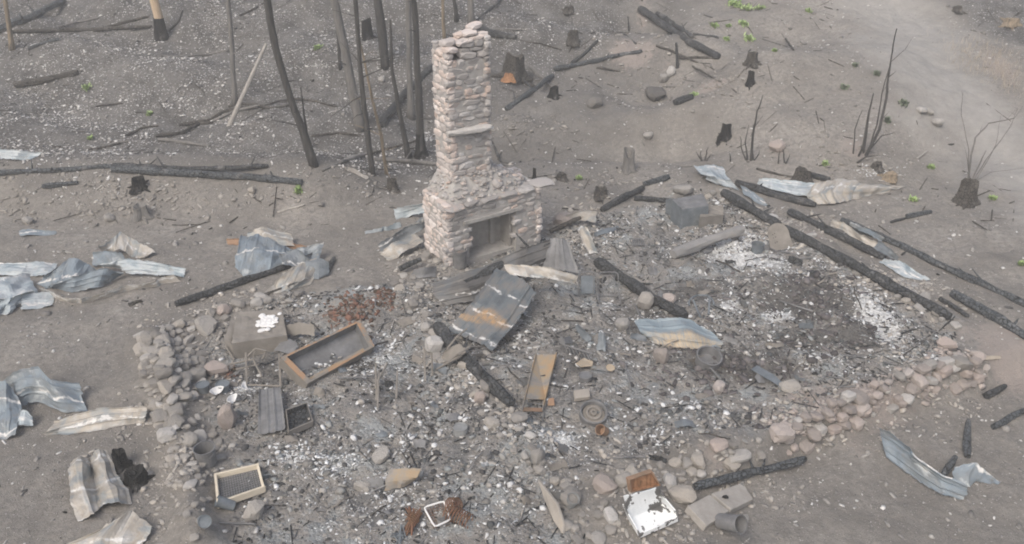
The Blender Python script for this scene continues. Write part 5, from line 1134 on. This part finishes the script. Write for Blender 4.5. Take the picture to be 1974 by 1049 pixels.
lab, grp = 'pinkish stone set in the low front footing wall', 'stones of the front footing wall'
for j, (off, zz) in enumerate(((.20, -.04), (.10, .03), (-.02, .07))):
    x = .05 if j != 1 else -.05; A, B_ = at(1497, 838), at(1884, 690); d = B_-A; d[2] = 0; L = np.linalg.norm(d); d /= L; nn = np.array([d[1], -d[0], 0])
    while x < L:
        s = rk.uniform(.05, .125); p = A+d*(x+s)+nn*(off+rk.gauss(0, .05))
        if rk.random() < .9: rock(lab, (p[0], p[1], gz(p[0], p[1])+zz), (s*rk.uniform(.95, 1.3), s*rk.uniform(.8, 1.05), s*rk.uniform(.6, .85)), 'opink' if rk.random() < .85 else 'opale', 1. if rk.random() < .75 else 0., grp, .5, 'wall_stone', 'stone', .35)
        x += s*rk.uniform(1.7, 2.3)
# ------------------------------------------------------------------ burnt shrubs
def shrub(label, stems, m='trunkdark'):
    b = at(*stems[0][0][0]); t = thing('burnt_shrub', b); tag(t, label, 'shrub', 'burnt shrubs on the right bank')
    for pth, w_ in stems:
        k = ppm(b); Y = at(*pth[0])[1]
        P = [on_plane(px, py, Y+.12*i*R.uniform(-1, 1)) for i, (px, py) in enumerate(pth)]; P[0] = P[0]-ez*.05
        Q = [P[0]]
        for a, c in zip(P[:-1], P[1:]):
            for s in (.33, .67, 1): Q.append(lerp(a, c, s)+np.array([R.uniform(-1, 1), R.uniform(-1, 1), 0])*.012)
        MB().tube(Q, w_*.8*k/2*np.linspace(1, .25, len(Q)), 6, .1).build('stem', m, t)
        if len(Q) > 7:
            for _ in range(2):
                q = Q[R.randrange(4, len(Q))]; MB().tube([q, q+np.array([R.uniform(-.25, .25), R.uniform(-.1, .1), R.uniform(.1, .35)])], [w_*k*.14, .002], 4).build('twig', m, t)
    return t
shrub('tallest burnt shrub with long black stems before the road', [([(1663,294),(1672,235),(1683,180)],9),([(1668,300),(1695,250),(1708,190),(1712,150),(1720,100),(1728,55)],8),([(1672,297),(1690,240),(1700,180),(1718,120),(1745,95)],4),([(1645,296),(1648,250),(1663,212)],4),([(1666,298),(1700,262),(1726,256)],4),([(1650,312),(1670,302),(1692,300)],6),([(1655,300),(1661,288),(1660,280)],6)])
shrub('medium burnt shrub with one long spike on the bank', [([(1448,310),(1452,260),(1460,215),(1470,184)],7),([(1440,309),(1430,288),(1428,264)],5),([(1441,309),(1437,275),(1443,240)],5),([(1450,310),(1462,300),(1464,290)],4),([(1452,308),(1450,280),(1452,240)],5)])
shrub('low bristly burnt shrub at the left end of the bank', [([(1356,310),(1346,300),(1342,292)],5),([(1358,310),(1362,295),(1365,284)],5),([(1360,311),(1368,302),(1371,296)],4),([(1354,311),(1350,300),(1352,290)],4)])
shrub('single thin burnt stem standing on the bank', [([(1408,311),(1407,302),(1406,292)],4)])
shrub('pair of short burnt stems left of the big bank shrub', [([(1501,315),(1502,302),(1503,290)],4),([(1512,314),(1511,300),(1510,287)],5),([(1514,315),(1520,306),(1522,298)],4)])
shrub('bare twiggy shrub arching over the road at far right', [([(1866,352),(1872,300),(1880,265),(1907,238),(1955,228),(1972,205)],5),([(1870,352),(1890,312),(1902,290)],4),([(1868,350),(1868,290),(1852,220),(1855,185)],2.5),([(1874,350),(1900,310),(1945,250),(1962,208)],2.5),([(1876,348),(1912,332),(1974,324)],2.5),([(1872,350),(1866,310),(1858,280)],3),([(1880,348),(1920,280),(1930,220)],2)], 'trunkgrey')
# ------------------------------------------------------------------ green weeds
def weed(label, px, py, wpx, m, group):
    b = at(px, py); r = wpx*ppm(b)*.5; rs = np.random.RandomState(int(px)); V, Fq = [], []
    for i in range(110):
        a, rr = rs.uniform(0, 6.28), r*min(1., abs(rs.normal())*.5); x, y = b[0]+rr*math.cos(a)*.9, b[1]+rr*math.sin(a)*.9
        c = np.array([x, y, gz(x, y)+.01]); l = rs.uniform(.08, .16)*(.6+r*2); aa = rs.uniform(0, 6.28); wv = np.array([math.cos(aa+1.57), math.sin(aa+1.57), 0])*l*.24
        d = np.array([math.cos(aa)*.6, math.sin(aa)*.6, rs.uniform(.5, 1)])*l
        n = len(V); V += [c, c+d*.5+wv, c+d, c+d*.5-wv]; Fq.append((n, n+1, n+2, n+3))
    o = MB().add(V, Fq).build('weed', m, origin=b); tag(o, label, 'weed', group)
gu = 'bright weeds on the upper slope'
for px, py, w_ in [(1414,10,30),(1425,14,20),(1441,20,28),(1464,18,22),(1376,52,18),(1433,48,22),(1444,77,28),(1558,23,14),(1493,100,9),(1404,52,12),(1400,78,14)]: weed('bright green weed tuft on the upper right slope', px, py, w_, 'leaf', gu)
for px, py, w_ in [(1628,172,16),(1742,202,20),(1710,234,16),(1648,129,12),(1690,145,18)]: weed('dull green weed tuft on the bank below the road', px, py, w_, 'leafdark', 'dull weeds on the bank')
for lb, px, py, w_ in [('green weed tuft beside the short burnt log uphill',1337,186,20),('pale green weed on the left mid slope',167,172,18),('green weed high on the slope between trunks',612,94,22),('small green weed in the middle of the left slope',288,222,14),('green weed growing alone on the left bank',576,370,18),('pale green weed behind the fireplace right corner',1117,347,16),('green weed by the hollow grey stump sheets',1590,318,12),('green weed beside the point of the fan sheet',1760,388,18),('green weed in front of the hollow grey stump',1541,345,14),('green weed at the right edge beyond the beams',1968,512,14),('tiny green weed low on the left slope',174,269,9),('yellow green weed right of the burnt tan stump',1795,325,16),('green weed on the far right by the dark stump',1912,385,16)]: weed(lb, px, py, w_, 'leaf', None)
# ------------------------------------------------------------------ scraps in the ash
sc_r = random.Random(5)
FP = [(380,740),(460,650),(620,560),(800,600),(900,530),(1150,470),(1330,440),(1440,440),(1640,560),(1760,640),(1480,790),(1300,880),(1150,930),(1000,1000),(700,1040),(520,1000)]
for i, (px, py) in enumerate(in_poly(FP, 64, 44)):
    w_, h_ = sc_r.uniform(6, 20), sc_r.uniform(3, 9); a = sc_r.uniform(-.6, .6); z = sc_r.uniform(.03, .13); f = lambda x, y: (px+x*math.cos(a)-y*math.sin(a), py+x*math.sin(a)*.6+y*math.cos(a))
    m_ = sc_r.choice(('steelblue', 'steel', 'boxbrown', 'boxbrown', 'galvdark', 'char', 'galvbrown'))
    sheet('small bent metal scrap half buried in the ash', [[(*f(-w_, -h_), z), (*f(0, -h_*1.1), z*1.3), (*f(w_*.9, -h_*.7), z*.6)], [(*f(-w_*.8, h_), .0), (*f(0, h_*.8), z*.3), (*f(w_, h_), .0)]], m_, 1, 0., .05, 'u', 400+i, .03, name='metal_scrap', group='bent metal scraps in the ash', cat='metal scrap')
for i, (px, py) in enumerate(in_poly(FP, 46, 45)):
    l = sc_r.uniform(14, 46); a = sc_r.uniform(0, 3.14); dx, dy = l*math.cos(a), l*math.sin(a)*.6
    wire('bent_wire', 'thin bent iron wire lying in the ash', [[(px-dx, py-dy, .03), (px-dx*.3+sc_r.uniform(-8, 8), py-dy*.3+sc_r.uniform(-5, 5), sc_r.uniform(.04, .16)), (px+dx*.4, py+dy*.4, sc_r.uniform(.03, .12)), (px+dx, py+dy, .02)]], sc_r.uniform(2, 3.6), sc_r.choice(('boxbrown', 'steel', 'charbrown')), 'wire', 'bent wires in the ash')
# ------------------------------------------------------------------ loose debris nobody could count
M['pinkbit'] = mat_isl('reddened_rubble', [(0, linr(140,130,124)), (.5, linr(168,152,143)), (1, linr(186,172,163))], 9, .4, extra=linr(150,138,130))
M['clod'] = mat_isl('dirt_clods', [(0, lin(124,116,108)), (.5, lin(146,138,129)), (1, lin(168,160,152))], 9, .5, extra=lin(138,130,122))
TV = []
for i in range(16):
    rs = np.random.RandomState(500+i); D, Fc = ICO[1]; r = np.full(12, 1.2); hx = np.array([1, .3+.4*rs.rand(), .2+.4*rs.rand()])
    for _ in range(6):
        n_ = rs.normal(size=3); n_ /= np.linalg.norm(n_); dt = D@n_; r = np.where(dt > .05, np.minimum(r, (.55+rs.rand()*.4)/np.maximum(dt, .05)), r)
    TV.append(D*r[:, None] if i < 6 else np.sign(D)*np.minimum(np.abs(D)*1.6, .8)*hx*(1+.3*(rs.rand(12, 3)-.5)))
TV = np.array(TV); TF = ICO[1][1]
def scatter(name, X, Y, s, m, flat=.7, seed=0, long_=1., lift=.2):
    rs = np.random.RandomState(seed); N = len(X); T = TV[rs.randint(0, 16, N)].copy()
    T *= (s[:, None]*np.stack([rs.uniform(.8, 1.3, N)*long_, rs.uniform(.6, 1.0, N), rs.uniform(.5, 1., N)*flat], 1))[:, None, :]
    a, b_ = rs.uniform(0, 6.28, N), rs.normal(0, .35, N); ca, sa, cb, sb = np.cos(a), np.sin(a), np.cos(b_), np.sin(b_)
    x, y, z = T[..., 0], T[..., 1], T[..., 2]
    x2 = x*cb[:, None]+z*sb[:, None]; z2 = -x*sb[:, None]+z*cb[:, None]
    V = np.stack([X[:, None]+x2*ca[:, None]-y*sa[:, None], Y[:, None]+x2*sa[:, None]+y*ca[:, None], (hfn(X, Y)+s*flat*lift)[:, None]+z2], -1).reshape(-1, 3)
    Fc = (TF[None]+12*np.arange(N)[:, None, None]).reshape(-1, 3)
    return big(name, V, Fc, m, 'stuff')
def samp(n, lo, hi, wfn, seed):
    rs = np.random.RandomState(seed); X, Y = [], []
    c = 0
    while c < n:
        x = rs.uniform(lo[0], hi[0], n*2); y = rs.uniform(lo[1], hi[1], n*2); k = rs.rand(n*2) < np.clip(wfn(x, y), 0, 1); X.append(x[k]); Y.append(y[k]); c += k.sum()
        if len(X) > 90: break
    return np.concatenate(X)[:n], np.concatenate(Y)[:n]
def sizes(n, a, b, p, seed): return a+(b-a)*np.random.RandomState(seed).rand(n)**p
hs_lo, hs_hi = (-8, 7), (10, 20)
def inside(x, y): return sst(.15, -.15, sdf(x, y, HOUSE)+.3*fbm(x*1.2, y*1.2, 60, 3))
def clump(x, y, sc, s, a=-.05, b=.3): return sst(a, b, fbm(x*sc, y*sc, s, 3))
def blob(lst):
    cs = [(at(px, py), rx, ry) for px, py, rx, ry in lst]
    def f(x, y):
        m = np.zeros(len(x))
        for c, rx, ry in cs:
            k = ppm(c); m = np.maximum(m, np.exp(-(((x-c[0])/(rx*k))**2+((y-c[1])/(ry*k/math.sin(PITCH)))**2)))
        return m
    return f
darkz = blob([(1560,570,130,45),(1640,640,80,30),(1420,700,150,40)])
X, Y = samp(22000, hs_lo, hs_hi, lambda x, y: inside(x, y)*(.2+.8*clump(x, y, .9, 71))*(1-.6*darkz(x, y)), 1); scatter('rubble', X, Y, sizes(len(X), .008, .075, 5.0, 1), 'rubble', .6, 1)
X, Y = samp(6000, hs_lo, hs_hi, lambda x, y: inside(x, y)*(.1+.9*clump(x, y, .8, 75))+.0, 2); scatter('charcoal', X, Y, sizes(len(X), .008, .045, 3.5, 2), 'blackchip', .7, 2, 1.3)
X, Y = samp(6500, hs_lo, hs_hi, lambda x, y: inside(x, y)*(.03+.97*clump(x, y, 1.1, 81, .05, .4)), 3); scatter('ash_flakes', X, Y, sizes(len(X), .006, .032, 3, 3), 'ashchip', .4, 3, 1.4)
wz = blob([(1430,478,62,42),(1480,510,45,14),(1690,600,42,50),(1700,640,40,20),(1500,605,36,12),(720,680,50,26),(560,880,40,20),(640,900,50,20),(1080,850,40,22),(1410,590,24,12),(470,750,36,14),(1690,330,40,8),(770,960,40,14)])
X, Y = samp(6500, hs_lo, (13, 24), lambda x, y: wz(x, y)**1.3, 4); scatter('white_ash', X, Y, sizes(len(X), .007, .045, 3.5, 4), 'ashchip', .4, 4, 1.3)
X, Y = samp(900, hs_lo, hs_hi, lambda x, y: darkz(x, y)*(.3+.7*clump(x, y, 1.2, 111)), 15); scatter('burnt_clods', X, Y, sizes(len(X), .02, .11, 2.5, 15), 'blackclod', .6, 15)
rz = blob([(690,590,40,22),(740,570,26,14),(650,606,20,12),(440,720,16,10)])
X, Y = samp(420, (-6, 10), (0, 18), lambda x, y: rz(x, y)**1.5, 5); scatter('rust_flakes', X, Y, sizes(len(X), .02, .075, 1.6, 5), 'rustbit', .75, 5)
wl = blob([(330,720,60,90),(370,880,60,100),(430,600,120,24),(880,690,50,60),(1000,830,60,60),(1380,890,110,36),(1220,960,100,60),(1600,800,140,26),(1800,720,90,30),(1500,440,120,30),(1700,540,120,30),(830,520,70,50),(1100,430,70,40),(930,360,60,20)])
X, Y = samp(9000, (-9, 7), (12, 22), lambda x, y: wl(x, y)*(.35+.65*clump(x, y, 1.5, 91)), 6); scatter('wall_rubble', X, Y, sizes(len(X), .012, .085, 4, 6), 'stone', .6, 6)
fz_ = blob([(1520,815,50,16),(1600,785,50,16),(1680,755,50,16),(1760,725,50,16),(1840,695,46,18)])
X, Y = samp(900, (0, 10), (10, 18), lambda x, y: fz_(x, y)**2, 16); scatter('footing_rubble', X, Y, sizes(len(X), .02, .085, 2, 16), 'pinkbit', .6, 16)
def outside(x, y): return 1-inside(x, y)
def hillm(x, y): return sst(1.5, -1.0, sdf(x, y, HILL)+2*fbm(x*.9, y*.9, 40, 4))
def roadm(x, y): return sst(.4, -.4, sdf(x, y, ROAD))
X, Y = samp(24000, (-19, 19), (14, 33), lambda x, y: hillm(x, y)*(.25+.75*sst(3, -5, x))*(.2+.8*clump(x, y, .55, 95)), 7); scatter('pebbles', X, Y, sizes(len(X), .012, .065, 3, 7), 'pebble', .6, 7)
X, Y = samp(12000, (-16, 7), (18, 33), lambda x, y: outside(x, y)*(1-hillm(x, y))*(1-.8*roadm(x, y))*(.3+.7*clump(x, y, .7, 97)), 8); scatter('gravel', X, Y, sizes(len(X), .007, .055, 4.5, 8), 'pebble', .6, 8)
X, Y = samp(2600, (-19, 7), (19, 33), lambda x, y: outside(x, y)*(1-.9*roadm(x, y))*(.03+.97*clump(x, y, .8, 99, .1, .4))*(.15+.85*hillm(x, y)), 9); scatter('burnt_litter', X, Y, sizes(len(X), .012, .06, 3.5, 9), 'blackchip', .5, 9, 1.8)
X, Y = samp(2600, (-19, 7), (19, 33), lambda x, y: outside(x, y)*(1-roadm(x, y))*(.2+.8*clump(x, y, .8, 103)), 10); scatter('clods', X, Y, sizes(len(X), .02, .10, 4, 10), 'rock', .6, 10)
bk = blob([(60,380,90,26),(200,375,90,26),(330,370,80,24),(450,370,80,20),(560,360,60,18),(700,350,60,16),(1150,345,90,20),(1000,240,120,14),(1250,120,60,40),(1380,165,60,24),(1650,300,80,26)])
X, Y = samp(3200, (-16, 10), (15, 32), lambda x, y: bk(x, y)*(.3+.7*clump(x, y, 1.2, 121)), 17); scatter('bank_clods', X, Y, sizes(len(X), .012, .11, 4, 17), 'clod', .4, 17)
def sticks(name, n, lo, hi, wfn, m, seed, l0, l1, r0_):
    X, Y = samp(n, lo, hi, wfn, seed); rs = np.random.RandomState(seed); N = len(X); L = l0+(l1-l0)*rs.rand(N)**2; a = rs.uniform(0, 6.28, N); r = r0_*(.5+rs.rand(N)); V = []
    dx, dy = np.cos(a)*L/2, np.sin(a)*L/2; za, zb = hfn(X-dx, Y-dy)+r, hfn(X+dx, Y+dy)+r+rs.rand(N)**3*.08
    nx, ny = -np.sin(a)*r, np.cos(a)*r
    for sg, z in ((-1, za), (1, zb)):
        for (i, j) in ((-1, -.8), (1, -.8), (0, .9)): V.append(np.stack([X+sg*dx+nx*i, Y+sg*dy+ny*i, z+r*j], 1))
    V = np.stack(V, 1).reshape(-1, 3); T = np.array([(0, 1, 4, 3), (1, 2, 5, 4), (2, 0, 3, 5)]); Fc = (T[None]+6*np.arange(N)[:, None, None]).reshape(-1, 4); big(name, V, Fc, m, 'stuff')
sticks('burnt_twigs', 520, (-19, 18), (20, 33), lambda x, y: (1-.9*roadm(x, y))*(.1+.9*clump(x, y, .6, 107)), 'charbrown', 11, .1, .9, .010)
sticks('charred_splinters', 800, hs_lo, hs_hi, inside, 'char', 12, .06, .5, .009)
sticks('bent_scraps', 260, hs_lo, hs_hi, inside, 'steel', 13, .08, .5, .010)
dg = blob([(1900,120,50,40),(1860,100,20,16),(1940,150,40,30)])
X, Y = samp(900, (8, 20), (20, 32), dg, 14); rs = np.random.RandomState(3); N = len(X); h_ = rs.uniform(.06, .28, N); Z = hfn(X, Y); a = rs.uniform(0, 6.28, N)
V = np.stack([np.stack([X-.006*np.cos(a), Y-.006*np.sin(a), Z], 1), np.stack([X+.006*np.cos(a), Y+.006*np.sin(a), Z], 1), np.stack([X+rs.normal(0, .06, N), Y+rs.normal(0, .06, N), Z+h_], 1)], 1).reshape(-1, 3)
big('dry_grass', V, np.arange(3*N).reshape(-1, 3), 'straw', 'stuff')
# ------------------------------------------------------------------ air
mb = MB(); mb.par((-140, -70, -6), (280, 0, 0), (0, 235, 0), (0, 0, 34))
hz = NT('thin_haze'); hz.t.nodes.remove(hz.b); out = hz.t.nodes['Material Output']
pv = hz.n('VolumePrincipled', {'Color': (.89, .89, .87, 1), 'Density': .0048}); hz.t.links.new(pv.outputs[0], out.inputs['Volume'])
M['haze'] = hz.m
h = mb.build('haze', 'haze'); h['kind'] = 'stuff'
